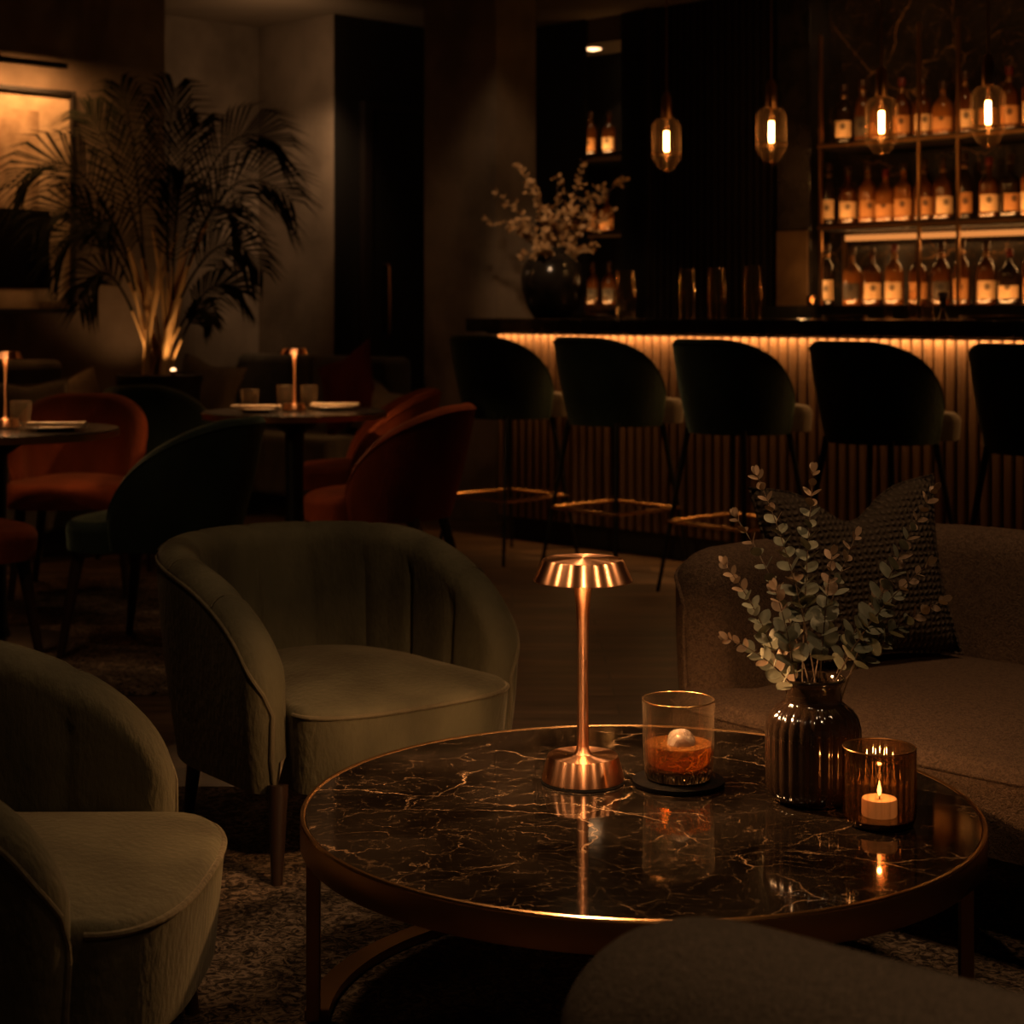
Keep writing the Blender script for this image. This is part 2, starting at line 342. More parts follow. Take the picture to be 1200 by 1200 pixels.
# ------------------------------------------------------------------ upholstered shells
def rr_path(W, f, b, r, n):
    dense = []
    def seg(p, q, k=60):
        for i in range(k): dense.append((p[0]+(q[0]-p[0])*i/k, p[1]+(q[1]-p[1])*i/k))
    seg((-W,-f), (-W,b-r))
    for i in range(90): a = PI-PI/2*i/90; dense.append((-W+r+r*math.cos(a), b-r+r*math.sin(a)))
    if W-r > 1e-4: seg((-W+r,b), (W-r,b))
    for i in range(90): a = PI/2-PI/2*i/90; dense.append((W-r+r*math.cos(a), b-r+r*math.sin(a)))
    seg((W,b-r), (W,-f)); dense.append((W,-f))
    cum = [0]
    for a, c in zip(dense, dense[1:]): cum.append(cum[-1]+math.dist(a, c))
    T = cum[-1]; out = []; j = 0
    for i in range(n+1):
        u = i/n; u = .55*u+.45*(.5-.5*math.cos(PI*u)); s = u*T      # denser near the two ends
        while j < len(cum)-2 and cum[j+1] < s: j += 1
        k = (s-cum[j])/max(cum[j+1]-cum[j], 1e-9)
        p = (dense[j][0]+(dense[j+1][0]-dense[j][0])*k, dense[j][1]+(dense[j+1][1]-dense[j][1])*k)
        out.append((p, s))
    res = []
    for i, (p, s) in enumerate(out):
        a = out[max(i-1,0)][0]; c = out[min(i+1,n)][0]; d = Vector((c[0]-a[0], c[1]-a[1])).normalized()
        res.append((Vector(p), Vector((-d.y, d.x)), s, T))
    return res
def make_shell(W, f, b, r, th, z0, Hb, zf, a, p, taper=.06, seams=0, n=130, zi=None, lean=0., rc=.05, puff=.0, pipe=.005, sink=.75, seam_r=.0, drop=0):
    st_ = rr_path(W, f, b, r, n); secs = []; pip = []; zi = zi if zi is not None else z0+.02; seamlines = []
    sp = [st_[0][3]*(k+1)/(seams+1) for k in range(seams)]
    marks = [min(range(n+1), key=lambda i: abs(st_[i][2]-q)) for q in sp]
    for i, (c, nr, s, T) in enumerate(st_):
        e = min(s, T-s); q = min(e/a, 1)
        h = zf+(Hb-zf)*(1-(1-q)**p)**(1/p) - drop*(1-e/(T/2))
        t = th*math.sqrt(max(0, 1-(1-min(e/rc,1))**2)); t = max(t, th*.12)
        o0 = -(th-t)/2; hr = min(t/2, (h-z0)*.45)
        g = 0
        if sp: g = max(math.exp(-((s-x)/.011)**2) for x in sp)*.010
        sec = []
        for k in range(9): z = z0+(h-hr-z0)*k/9; sec.append((o0+puff*math.sin(PI*k/9), z))
        for k in range(13):
            an = PI*k/12; hh = hr*(1.25)
            sec.append((o0-t/2+(t/2)*math.cos(an), h-hr+(hr)*math.sin(an) - g*(k/12)))
        z1 = min(zi, h-hr-.01)
        for k in range(1,9):
            z = (h-hr)+(z1-(h-hr))*k/9; sec.append((o0-t + g*1.2, z))
        def place(o, z):
            sc = 1-taper*(Hb-z)/(Hb-z0); yy = c.y+nr.y*o
            return Vector(((c.x+nr.x*o)*sc, yy*sc + lean*(z-z0)*max(0, min(1, (yy+f)/(b+f))), z))
        secs.append([place(o, z) for o, z in sec])
        pip.append(place(o0-t*.06+.002, h-hr*sink))
        if i in marks: seamlines.append([place(o+(.0035 if k < 21 else .0045), z) for k, (o, z) in enumerate(sec) if k >= 11])
    body = MB().rings(secs, closed=True)
    e0 = [Vector((p0.x, p0.y, z)) for p0, z in ((secs[0][0], z0+.005),)]
    pb = MB(); path = [secs[0][k] + Vector((-.002,-.003,0)) for k in (0,4,8)] + pip + [secs[-1][k] + Vector((.002,-.003,0)) for k in (8,4,0)]
    if pipe: pb.tube(path, pipe, 8)
    return body, pb, seamlines
def make_seat(W, f, b, r, th, z0, zs, bulge, crown=.02, over=.012, taper=.06, Hb=.66, rnd=.03, nf=28, pipe=.005, back_in=0.):
    Wi, bi, ri = W-th+.01, b-th+.01-back_in, max(r-th, .03)
    out = []
    Wo = W-over
    for i in range(nf+1):
        a = PI*i/nf; ca = -math.cos(a); sa = math.sin(a)
        x = Wo*math.copysign(abs(ca)**.72, ca); y = -f-.012-bulge*sa**.85
        out.append((x, y))
    out.append((Wi, -f+.02)); 
    for i in range(6): out.append((Wi, -f+.02+(bi-ri+f-.02)*(i+1)/6))
    for i in range(1,13): a = PI/2*i/12; out.append((Wi-ri+ri*math.cos(a), bi-ri+ri*math.sin(a)))
    for i in range(1,13): a = PI/2+PI/2*i/12; out.append((-Wi+ri+ri*math.cos(a), bi-ri+ri*math.sin(a)))
    for i in range(6): out.append((-Wi, bi-ri-(bi-ri+f-.02)*(i+1)/6))
    rings = []
    def ring(sc, z, ins=0):
        k = 1-taper*(Hb-z)/(Hb-z0); res = []
        for x, y in out:
            l = math.hypot(x, y); q = (1-ins/l)*sc; res.append(Vector((x*k*q, y*k*q, z)))
        return res
    for z in (z0, z0+.3*(zs-z0), z0+.6*(zs-z0)): rings.append(ring(1, z))
    for i in range(7):
        a = PI/2*i/6; rings.append(ring(1, zs-rnd+rnd*math.sin(a), rnd*(1-math.cos(a))))
    l0 = rnd
    for sc in (.93,.84,.72,.58,.42,.26,.12):
        rings.append(ring(sc, zs+crown*(1-sc**2.2), l0))
    body = MB().rings(rings)
    pb = MB(); pl = ring(1, zs-rnd*.55, rnd*.10-.001)[:nf+1]
    if pipe: pb.tube(pl, pipe, 8)
    return body, pb
def cone_leg(p0, p1, r0, r1, n=12): return MB().tube([p0, Vector(p0).lerp(Vector(p1), .5), p1], [r0, (r0+r1)/2, r1], n)

def armchair(loc, rz, label, W=.366, f=.30, b=.37, z0=.185, Hb=.648, zs=.36, th=.095, bulge=.12, fab='olive', name='barrel_armchair', a=.56, zf=.35, p=2.15, seams=9, group='olive velvet barrel armchairs'):
    t = thing(name, loc, rz, label, 'armchair', group)
    body, pipe, sl = make_shell(W, f, b, min(W, b+f-.05), th, z0, Hb, zf, a, p, taper=.10, seams=seams, zi=z0+.05, lean=.10, puff=.006)
    body.build('backrest', M[fab], t, angle=70); pp = pipe.build('piping', M[fab+'_pipe'] if fab+'_pipe' in M else M[fab], t)
    sm = MB()
    for l in sl: sm.tube(l, .0016, 5)
    if seams: sm.build('back_seam', M[fab+'_pipe'], t)
    sb, sp = make_seat(W, f, b, min(W, b+f-.05), th, z0, zs, bulge, crown=.035, taper=.10, Hb=Hb, over=th-.012)
    se = sb.build('seat', M[fab], t, angle=60); sp.build('seat_piping', M[fab+'_pipe'], se)
    for lx, ly in ((-W+.055,-f-.0), (W-.055,-f-.0), (-W*.58,b-.12), (W*.58,b-.12)):
        cone_leg((lx*.94, ly*.94, z0+.02), (lx*1.0, ly*1.03, .0), .021, .011).build('leg', M['wood'], t)
    return t

# ------------------------------------------------------------------ camera
cd = bpy.data.cameras.new('camera'); cam = bpy.data.objects.new('camera', cd); COL.objects.link(cam)
cam.location = (0,0,H); cam.rotation_euler = (PI/2,0,0); cd.sensor_width = 36; cd.lens = F/1200*36
cd.shift_y = -(600-HY)/1200; cd.clip_start = .05
cd.dof.use_dof = True; cd.dof.focus_distance = 2.95; cd.dof.aperture_fstop = 6.0
scn.camera = cam

# ------------------------------------------------------------------ room
struct(MB().box(-9,9,-3,16,-.05,0).build('floor', M['floor'], smooth=False))
struct(MB().box(-9,9,-3,16,2.95,3.05).build('ceiling', M['ceiling'], smooth=False))
struct(sbox('wall_left', M['concrete'], -8.30,-7.966, -2,5.327, 0,2.95))
struct(sbox('wall_left_alcove', M['concrete'], -9.2,-8.945, 4.5,6.9, 0,2.95))
struct(sbox('wall_back', M['concrete'], -8.945,-8.20, 6.682,6.95, 0,2.95))
struct(sbox('wall_passage', M['panel'], -8.20,-8.19, 6.685,8.2, 0,2.95))
struct(sbox('wall_far', M['panel'], -8.19,s_of(685,7.9), 7.9,7.925, 0,2.95))
struct(sbox('column', M['concrete'], -7.435,-6.85, 6.725,7.04, 0,2.95))
d = struct(sbox('door_1', M['panel'], -8.19,-8.165, 6.94,7.74, 0,2.385, bevel=.004))
fr = MB().box(-8.19,-8.14, 6.88,6.94, 0,2.44).box(-8.19,-8.14, 7.74,7.80, 0,2.44).box(-8.19,-8.14, 6.94,7.74, 2.385,2.44)
fr.build('door_frame', M['slat'], d, smooth=False)
MB().tube([(-8.165,7.06,1.0),(-8.13,7.06,1.0),(-8.12,7.06,1.03),(-8.12,7.06,1.42),(-8.13,7.06,1.45),(-8.165,7.06,1.45)], .010).build('door_handle', M['brass'], d)
sA, sB, sC, sD, sE, sF = [s_of(q, 7.9) for q in (685,728,765,918,957,1330)]
# niche
struct(sbox('wall_niche_back', M['panel'], sA-.45,sB+.05, 8.32,8.4, 0,2.95))
struct(sbox('wall_niche_left', M['panel'], sA-.45,sA-.40, 8.0,8.32, 0,2.95))
struct(sbox('wall_niche_right', M['panel'], sB,sC, 7.9,8.32, 0,2.95))
struct(sbox('ceiling_niche', M['ceiling'], sA-.40,sB, 7.93,8.32, 2.80,2.95))
# slatted wall panel
w = struct(sbox('wall_back_bar', M['panel'], sC,sD, 7.92,8.3, 0,2.95))
sl = MB(); x = sC+.01
while x < sD-.02: sl.box(x, x+.028, 7.885,7.925, 0,2.949); x += .05
struct(sl.build('trim_1', M['slat'], smooth=False, rz=R45))
struct(sbox('trim_2', M['slat'], sC-.03,sC+.0, 7.86,7.92, 0,2.949))
struct(sbox('wall_pilaster', M['blackstone'], sD,sE, 7.84,8.3, 0,2.95, bevel=.006))
struct(sbox('wall_marble', M['marble_wall'], sE,sF, 8.02,8.1, 0,2.95))
struct(sbox('baseboard_left', M['slat'], -7.966,-7.95, -2,5.327, 0,.1))
struct(sbox('baseboard_back', M['slat'], -8.945,-8.19, 6.665,6.682, 0,.1))

# ------------------------------------------------------------------ rugs
tag(MB().box(-2.6,2.4,.6,4.22,.001,.014).build('area_rug', M['rug'], smooth=False), 'large mottled brown rug under the marble coffee table', 'rug')
rg = MB().box(-.76,.76,-1.15,1.15,.001,.012).build('area_rug', M['rug'], smooth=False, loc=(-1.68,6.43,0), rz=0)
tag(rg, 'worn mottled rug under the left round dining table', 'rug')

# ------------------------------------------------------------------ coffee table
TX, TY, TR, TZ = .206, 2.837, .546, .36
ct = thing('coffee_table', (TX,TY,0), 0, 'large round coffee table with black veined marble top and bronze band', 'coffee table')
MB().lathe([(TR-.009,TZ-.018),(TR-.009,TZ)], 160).build('tabletop', M['marble'], ct, smooth=False)
MB().lathe([(TR-.010,TZ-.047),(TR-.002,TZ-.047),(TR,TZ-.045),(TR,TZ-.004),(TR-.0008,TZ-.001),(TR-.003,TZ+.0012),(TR-.006,TZ+.0012),(TR-.008,TZ-.001),(TR-.010,TZ-.047)], 160, caps=(0,0)).build('band', [M['brassband']], ct, angle=50)
MB().lathe([(TR-.0006,TZ-.0035),(TR+.0006,TZ-.001),(TR-.001,TZ+.0018),(TR-.0055,TZ+.0022),(TR-.0075,TZ+.0004)], 160, caps=(0,0)).build('rim_edge', M['gold'], ct)
MB().lathe([(TR-.10,TZ-.035),(TR-.012,TZ-.035),(TR-.012,TZ-.019),(TR-.10,TZ-.019)], 80).build('underside', M['panel'], ct)
for an in (181, -1.5, 78):
    a = math.radians(an); c, s_ = math.cos(a), math.sin(a); r0, r1, hw = TR-.030, TR-.008, .010
    q = [(r0*c-hw*s_, r0*s_+hw*c), (r1*c-hw*s_, r1*s_+hw*c), (r1*c+hw*s_, r1*s_+-hw*c), (r0*c+hw*s_, r0*s_-hw*c)]
    MB().rings([[Vector((*p_, z)) for p_ in q] for z in (.014, TZ-.04)]).build('leg', M['brassband'], ct, smooth=False, bevel=.0015)
def arc(r, z): return [Vector((r*math.cos(math.radians(a)), r*math.sin(math.radians(a)), z)) for a in range(70, 184, 3)]
o_, i_ = TR-.004, TR-.044
rg_ = []
for k in range(len(arc(1,0))): rg_.append([arc(i_,.014)[k], arc(o_,.014)[k], arc(o_,.030)[k], arc(i_,.030)[k]])
MB().rings(rg_).build('foot_ring', M['brassband'], ct, smooth=False)

# ------------------------------------------------------------------ cordless table lamps
def table_lamp(loc, k, label, power, group=None, stretch=1.):
    t = thing('table_lamp', loc, 0, label, 'lamp', group)
    def pf(l): return [(r*k, z*k*stretch) for r, z in l]
    MB().lathe(pf([(.069,0),(.0705,.001),(.0705,.004)]), 72).build('foot_pad', M['rubber'], t)
    MB().lathe(pf([(.066,.004),(.0700,.005),(.0702,.009),(.0610,.043),(.0600,.0452),(.030,.0458),(.016,.0475),(.0125,.052),(.0105,.060)]), 96).build('base', M['copper'], t, angle=28)
    MB().lathe(pf([(.0102,.055),(.0094,.12),(.0090,.19),(.0098,.25),(.0125,.30),(.0160,.337)]), 48).build('stem', M['copper'], t)
    MB().lathe(pf([(.0800,.339),(.0842,.338),(.0846,.3395),(.0838,.342),(.0700,.3715),(.0686,.3735),(.0668,.3745),(.0040,.3765),(0.0005,.3766)]), 96, caps=(0,0)).build('lamp_shade', M['copper'], t, angle=24)
    MB().lathe(pf([(.0825,.3385),(.0680,.369),(.012,.3695)]), 60, caps=(0,0)).build('shade_underside', M['brass'], t)
    MB().lathe(pf([(.0150,.3560),(.0260,.3560),(.0260,.3690),(.0150,.3690)]), 48).build('light_ring', M['lampled'], t)
    return t
LX, LY = .1205, 2.976
table_lamp((LX,LY,TZ), 1.0, 'tall copper cordless lamp on the marble coffee table beside the whisky glass', .32, stretch=1.012)

# ------------------------------------------------------------------ whisky glass and coaster
GX, GY = (795-600)/F*2.962, 2.962
M['coaster'] = mat('black_coaster', (.004,.0035,.003), .8, **{'Specular IOR Level': .04})
cs = MB().lathe([(.075,0),(.078,.002),(.078,.008),(.076,.0095),(.0,.0095)], 64, caps=(1,0)).build('coaster', M['coaster'], loc=(GX,GY,TZ))
tag(cs, 'round black coaster under the whisky glass on the marble table', 'coaster')
wg = thing('whisky_glass', (GX,GY,TZ+.0095), 0, 'cut rocks glass of amber whisky with ice on black coaster', 'glass')
def fl(n, amp, z0=-1, z1=9): return lambda r, z, a: r*(1+(amp*abs(math.cos(n*a/2))**1.0 if z0 <= z <= z1 else 0))
gh, gr = .134, .0590
outer = [(.050,0),(.0545,.003),(.0565,.012),(.0575,.03),(gr,.06),(.0605,.10),(.0613,gh-.002),(.0608,gh)]
inner = [(.0592,gh),(.0588,gh-.004),(.0577,.10),(.0563,.055),(.0545,.03),(.050,.0225),(.0,.0205)]
MB().lathe(outer, 180, flute=fl(28,.022,.004,.098), caps=(1,0)).build('glass_wall', M['glass'], wg, angle=60)
MB().lathe(inner, 120, caps=(0,0)).build('glass_inside', M['glass'], wg, angle=60)
MB().tube([(.0604*math.cos(2*PI*i/64), .0604*math.sin(2*PI*i/64), gh) for i in range(65)], .0011, 6, caps=False).build('rim', M['gold'], wg)
hb = mat('glass_base', (.95,.85,.72), .04, 0., **{'Transmission Weight': 1., 'IOR': 1.45})
MB().lathe([(.0480,.001),(.0530,.003),(.0548,.012),(.0540,.0185),(.046,.0200)], 168, flute=fl(28,.03,.0,.02)).build('glass_base', hb, wg, angle=20)
MB().lathe([(.046,.0232),(.0530,.0280),(.0548,.045),(.0556,.0585),(.0563,.0600)], 96).build('whisky', M['amber'], wg, angle=50)
ice = MB(); rs = random.Random(3)
ico = bmesh.new(); bmesh.ops.create_icosphere(ico, subdivisions=3, radius=1)
vs = [Vector(v.co) for v in ico.verts]
def chip(v):
    q = v.copy()
    for nrm in (Vector((.6,-.5,.62)), Vector((-.7,-.4,.5)), Vector((.1,.5,.85)), Vector((.2,-.95,-.2)), Vector((-.9,.3,-.1)), Vector((.8,.5,-.1)), Vector((0,0,-1))):
        nrm.normalize(); e = q.dot(nrm)
        if e > .84: q -= nrm*(e-.84)
    return q
ice.add([chip(v)*.0255 for v in vs], [[l.index for l in f.verts] for f in ico.faces]); ico.free()
o = ice.build('ice_cube', M['ice'], loc=(GX+.004,GY-.004,TZ+.0095+.0605), angle=25); tag(o, 'round clear ice ball floating in the whisky', 'ice')

# ------------------------------------------------------------------ ribbed vase, candle holder
VX, VY = (953-600)/F*2.862, 2.862
vz = thing('ribbed_vase', (VX,VY,TZ), 0, 'dark bronze ribbed glass vase holding eucalyptus on the marble table', 'vase')
vp = [(.045,0),(.055,.001),(.064,.005),(.073,.016),(.0765,.030),(.0770,.05),(.0772,.105),(.0765,.122),(.0725,.137),(.064,.149),(.054,.157),(.0475,.162),(.0462,.168),(.0462,.190),(.0478,.194),(.0515,.196),(.0525,.199),(.0510,.202),(.0470,.2025)]
def vf(r, z, a):
    k = 0 if z > .163 or z < .004 else min(1, (z-.004)/.02)*min(1, (.163-z)/.025)
    return r*(1+.042*k*(abs(math.cos(13*a))-.6))
body = MB().lathe(vp+[(.0440,.200),(.0430,.165),(.050,.155),(.070,.12),(.070,.03),(.0,.02)], 312, flute=lambda r,z,a: vf(r,z,a), caps=(1,0)).build('vase_body', M['vglass'], vz, angle=60)
CX, CY = (1030.5-600)/F*2.733, 2.733
ch = thing('candle_holder', (CX,CY,TZ), 0, 'smoked ribbed glass candle holder with lit candle on marble table', 'candle holder')
cp = [(.045,0),(.051,.002),(.0545,.010),(.0560,.020),(.0565,.06),(.0568,.118),(.0562,.120)]
MB().lathe(cp, 288, flute=lambda r,z,a: r*(1+(.034*(abs(math.cos(14*a))-.5) if .004 < z < .117 else 0)), caps=(1,0)).build('holder_glass', M['smoke'], ch, angle=60)
MB().lathe([(.0550,.120),(.0540,.116),(.0530,.05),(.0525,.018),(.050,.0135),(.0,.013)], 96, caps=(0,0)).build('holder_inside', M['glass'], ch, angle=60)
MB().lathe([(.046,.0015),(.0520,.004),(.0535,.010),(.0525,.0125)], 112, flute=fl(28,.02)).build('holder_base', M['vglass'], ch, angle=30)
MB().tube([(.0562*math.cos(2*PI*i/64), .0562*math.sin(2*PI*i/64), .120) for i in range(65)], .0010, 6, caps=False).build('rim', M['brass'], ch)
cn = thing('candle', (CX,CY,TZ+.0135), 0, 'short cream candle burning inside the smoked glass holder', 'candle')
MB().lathe([(.0265,0),(.0275,.002),(.0275,.024),(.0262,.0265),(.022,.0258),(.004,.0245),(0.0005,.0245)], 48, caps=(1,0)).build('wax', M['wax'], cn)
MB().tube([(0,0,.024),(.0006,0,.029),(.0002,0,.0345)], .0009, 6).build('wick', M['ink'], cn)
MB().lathe([(.0004,.030),(.0022,.0325),(.0034,.037),(.0031,.041),(.0018,.047),(.0006,.0525),(.0002,.054)], 16).build('flame', M['flame'], cn)
light('POINT', (CX,CY,TZ+.0135+.060), .20, (1,.50,.18), .003)

# eucalyptus
def leaf(mb, base, d, up, Lf, Wf, cup=.12, mi=0):
    mb.cur = mi; d = d.normalized(); sd = d.cross(up).normalized(); nn = sd.cross(d).normalized()
    pts = []; n = 9
    for i in range(n+1):
        u = i/n; w = Wf*math.sin(PI*min(u*.92+.04,1))**.75*(.5 if i in (0,n) else 1)
        for k in (-1,0,1):
            pts.append(base+d*(u*Lf)+sd*(k*w)+nn*(abs(k)*cup*Wf - cup*Lf*u*u*.6))
    fs = []
    for i in range(n):
        for k in range(2): a = i*3+k; fs.append((a, a+1, a+4, a+3))
    mb.add(pts, fs)
def bez(p0, p1, p2, n):
    return [p0*(1-t)**2+p1*2*t*(1-t)+p2*t*t for t in [i/n for i in range(n+1)]]
def sprig(base, tip, label, group, bend=.35, nodes=9, l0=.030, l1=.010, start=.18, seed=0, rr=.0014, mats=None, dense=1, drop=0.0, name='eucalyptus_sprig', cat='plant'):
    rd = random.Random(seed); mats = mats or [M['euc'], M['euc2']]
    ctrl = base.lerp(tip, .45)+Vector((-(tip.x-base.x)*bend, 0, (tip-base).length*.12+abs(tip.x-base.x)*bend*.35+drop))
    pts = bez(base, ctrl, tip, 30)
    org = base.copy(); pts = [p-org for p in pts]
    r = [rr*(1.25-.8*i/30) for i in range(31)]
    o = MB().tube(pts, r, 6).build(name, M['eucstem'], loc=org)
    tag(o, label, cat, group)
    lv = MB(); ph = rd.random()*PI
    jit = .016 if dense > 1 else 0
    for k in range(nodes):
        u = start+(1-start)*k/(nodes-.6); i = min(int(u*30), 29); p = pts[i].lerp(pts[i+1], u*30-i) if u < 1 else pts[30]
        dr = (pts[i+1]-pts[i]).normalized(); a0 = dr.cross(Vector((0,1,0))).normalized(); b0 = a0.cross(dr)
        Lf = (l0+(l1-l0)*u)*rd.uniform(.85,1.15); ph += PI/2+rd.uniform(-.35,.35)
        for q in range(2*dense):
            an = ph+q*PI/dense+rd.uniform(-.2,.2)
            side = a0*math.cos(an)+b0*math.sin(an)
            d = side*rd.uniform(.75,1)+dr*(rd.uniform(.3,.6)+.5*u)
            if jit: p = p+Vector((rd.uniform(-jit,jit), rd.uniform(-jit,jit), rd.uniform(-jit,jit))); d = d+Vector((rd.uniform(-.6,.6),rd.uniform(-.6,.6),rd.uniform(-.5,.6)))
            leaf(lv, p, d, dr+side*rd.uniform(-.5,.2)+Vector((0,-.4,0)), Lf, Lf*rd.uniform(.44,.58)*(1-.3*u), mi=1 if (u > .82 or rd.random() < .10) else 0)
    tp = pts[30]; dr = (pts[30]-pts[29]).normalized()
    for q in range(3): leaf(lv, tp, dr+Vector((rd.uniform(-.5,.5),rd.uniform(-.5,.5),rd.uniform(-.2,.4))), Vector((.3,-1,.2)), l1*1.1, l1*.3, mi=1)
    lv.build('leaves', mats, o, angle=80)
    return o
tips = [  # px, py, distance, nodes, leaf length, label
 (887,557,2.90,12,.030,'tall eucalyptus sprig leaning slightly left above the vase, reaching highest at left'),
 (953,553,2.93,13,.029,'eucalyptus sprig standing straight up from the middle of the vase'),
 (1094,575,2.84,14,.032,'longest eucalyptus sprig leaning right across the sofa cushion corner'),
 (1088,662,2.78,11,.031,'eucalyptus sprig spreading right, second lowest on the right side'),
 (1104,704,2.84,11,.030,'lowest right eucalyptus sprig reaching over the sofa seat'),
 (853,748,2.78,9,.028,'lowest left eucalyptus sprig arching out beside the whisky glass'),
 (850,662,2.82,11,.027,'eucalyptus sprig curving out left in front of the sofa arm'),
 (862,606,3.00,9,.024,'thin back eucalyptus sprig leaning left above the sofa arm'),
 (1003,628,2.96,9,.031,'short eucalyptus sprig with round leaves right of the upright one'),
 (975,650,2.76,8,.034,'short broad-leaved eucalyptus sprig at the front of the bunch'),
 (1035,690,2.90,8,.034,'short eucalyptus sprig with large leaves low on the right of the bunch'),
 (908,690,2.78,8,.032,'short eucalyptus sprig with large leaves low on the left of the bunch')]
for i, (px, py, Y, nd, l0, lb) in enumerate(tips):
    a = 2*PI*i/len(tips)*5; tp = P(px, py, Y)
    base = Vector((VX+.026*math.cos(a)*.8+(tp.x-VX)*.05, VY+.026*math.sin(a)*.8, TZ+.10))
    sprig(base, tp, lb, 'eucalyptus sprigs in the ribbed vase', bend=.20 if px != 1094 else .02, nodes=nd+1, l0=l0*1.55, l1=.016, start=.40 if py < 700 else .45, seed=i+11)

# ------------------------------------------------------------------ armchairs
armchair((-.415,3.93,0), math.radians(38), 'olive velvet barrel armchair behind the coffee table, seen whole')
armchair((-.84,2.56,0), math.radians(88), 'olive velvet barrel armchair left of the coffee table, cut by the frame')

# ------------------------------------------------------------------ sofa, cushion, near armchair
def boxy(name, loc, rz, label, cat, W, f, b, r, th, z0, Hb, zs, bulge, fab, a=.16, p=2.4, over=.02, crown=.03, cushions=1, taper=.03, zf=None, rc=.06, drop=0):
    t = thing(name, loc, rz, label, cat)
    body, pipe, _ = make_shell(W, f, b, r, th, z0, Hb, zf or Hb-.16, a, p, taper=taper, seams=0, n=190, zi=z0+.06, lean=.04, puff=.008, rc=rc, sink=.55, drop=drop)
    body.build('backrest', M[fab], t, angle=70); pipe.build('piping', M[fab], t)
    sb, sp = make_seat(W, f, b, r, th, z0, zs, bulge, crown=crown, taper=taper, Hb=Hb, over=over, rnd=.045, pipe=.0055)
    se = sb.build('seat', M[fab], t, angle=60); sp.build('seat_piping', M[fab], se)
    for sx in (-1,1):
        for yy in (-f+.06, b-.1): cone_leg((sx*(W-.1), yy, z0+.01), (sx*(W-.09), yy, .012), .022, .014).build('leg', M['wood'], t)
    return t
SW = .86
fs_ = Vector((.318,3.73))            # outer front corner of the far arm
uS, vS = Vector((math.cos(-PI/4), math.sin(-PI/4))), Vector((math.cos(PI/4), math.sin(PI/4)))
cS = fs_+uS*SW+vS*.42
boxy('sofa', (cS.x,cS.y,0), -PI/4, 'dark brown boucle sofa with rounded arms right of the coffee table', 'sofa', SW, .42, .46, .30, .13, .20, .655, .365, .10, 'sofa', zf=.54, a=.12, p=2.6)
def pillow(name, m, w, h, d, loc, rot, label, chop=.06, cat='cushion', group=None, n=18, point=.10):
    mb = MB(); fr_ = []; bk = []
    for j in range(n+1):
        for i in range(n+1):
            u, v = 2*i/n-1, 2*j/n-1
            x = w/2*u*(1-point*(1-v*v)); z = h/2*v*(1-point*(1-u*u)) - (chop*math.exp(-(u/.35)**2)*max(0,v)**1.5)
            y = d/2*((1-u*u)*(1-v*v))**.42 
            y *= 1-.25*math.exp(-(u/.25)**2)*max(0, v)
            fr_.append(Vector((x,-y,z))); bk.append(Vector((x,y,z)))
    m1 = n+1; fs = [(j*m1+i, j*m1+i+1, (j+1)*m1+i+1, (j+1)*m1+i) for j in range(n) for i in range(n)]
    mb.add(fr_, fs); mb.add(bk, [f[::-1] for f in fs])
    edge = [i for i in range(m1)]+[j*m1+n for j in range(1,m1)]+[n*m1+i for i in range(n-1,-1,-1)]+[j*m1 for j in range(n-1,-1,-1)]
    o = mb.build(name, m, loc=loc, angle=80)
    bm = bmesh.new(); bm.from_mesh(o.data); bmesh.ops.remove_doubles(bm, verts=bm.verts, dist=1e-5); bmesh.ops.recalc_face_normals(bm, faces=bm.faces); bm.to_mesh(o.data); bm.free()
    MB().tube([fr_[k] for k in edge], .0035, 6).build('piping', m, o)
    o.rotation_euler = rot; return tag(o, label, cat, group)
pillow('throw_cushion', M['pillow'], .47, .41, .15, (.775,3.94,.575), (math.radians(-14),math.radians(-2),math.radians(18)), 'square woven brown cushion standing in the sofa corner behind the eucalyptus', chop=.075)
boxy('tweed_armchair', (.17,1.135,0.0), math.radians(230.5), 'grey brown tweed armchair in the foreground, only its arm showing', 'armchair', .42, .42, .40, .25, .17, .16, .617, .34, .06, 'tweed', a=.20, p=2.4, zf=.46, rc=.09)

# ------------------------------------------------------------------ dining chairs
def dining_chair(fab, label, loc, rz, group):
    t = thing('dining_chair', loc, rz, label, 'chair', group)
    body, pipe, _ = make_shell(.262, .085, .25, .262, .055, .37, .80, .45, .40, 1.75, taper=.16, seams=0, n=90, zi=.42, lean=.12, puff=.006, rc=.03, pipe=.004)
    body.build('backrest', M[fab], t, angle=70); pipe.build('piping', M[fab], t)
    sb, sp = make_seat(.262, .085, .25, .262, .055, .365, .465, .20, crown=.02, taper=.10, Hb=.80, over=.0, rnd=.035, pipe=.0)
    sb.build('seat', M[fab], t, angle=60)
    for lx, ly, kx, ky in ((-.17,-.19,-.20,-.24), (.17,-.19,.20,-.24), (-.14,.14,-.185,.22), (.14,.14,.185,.22)):
        cone_leg((lx,ly,.38), (kx,ky,.0), .020, .011).build('leg', M['wood'], t)
    t.scale = (1.14,1.14,1.01)
    return t
def face(fx, fy): return math.atan2(fx, -fy)
rc_ = dining_chair('rust', 'rust velvet dining chair seen from behind, right of the far round table', (-.475,6.75,0), face(-.88,.25), 'rust velvet dining chairs')
gc_ = dining_chair('green', 'dark green velvet dining chair seen from behind, right of the left round table', (-1.17,5.93,0), face(-.90,.28), 'dark green velvet dining chairs')
dup(rc_, (-.66,7.95,0), face(-.95,-.12), 'rust velvet dining chair half hidden behind the far round table')
dup(rc_, (-1.80,7.25,0), face(.12,-1), 'rust velvet dining chair facing the camera behind the left round table')
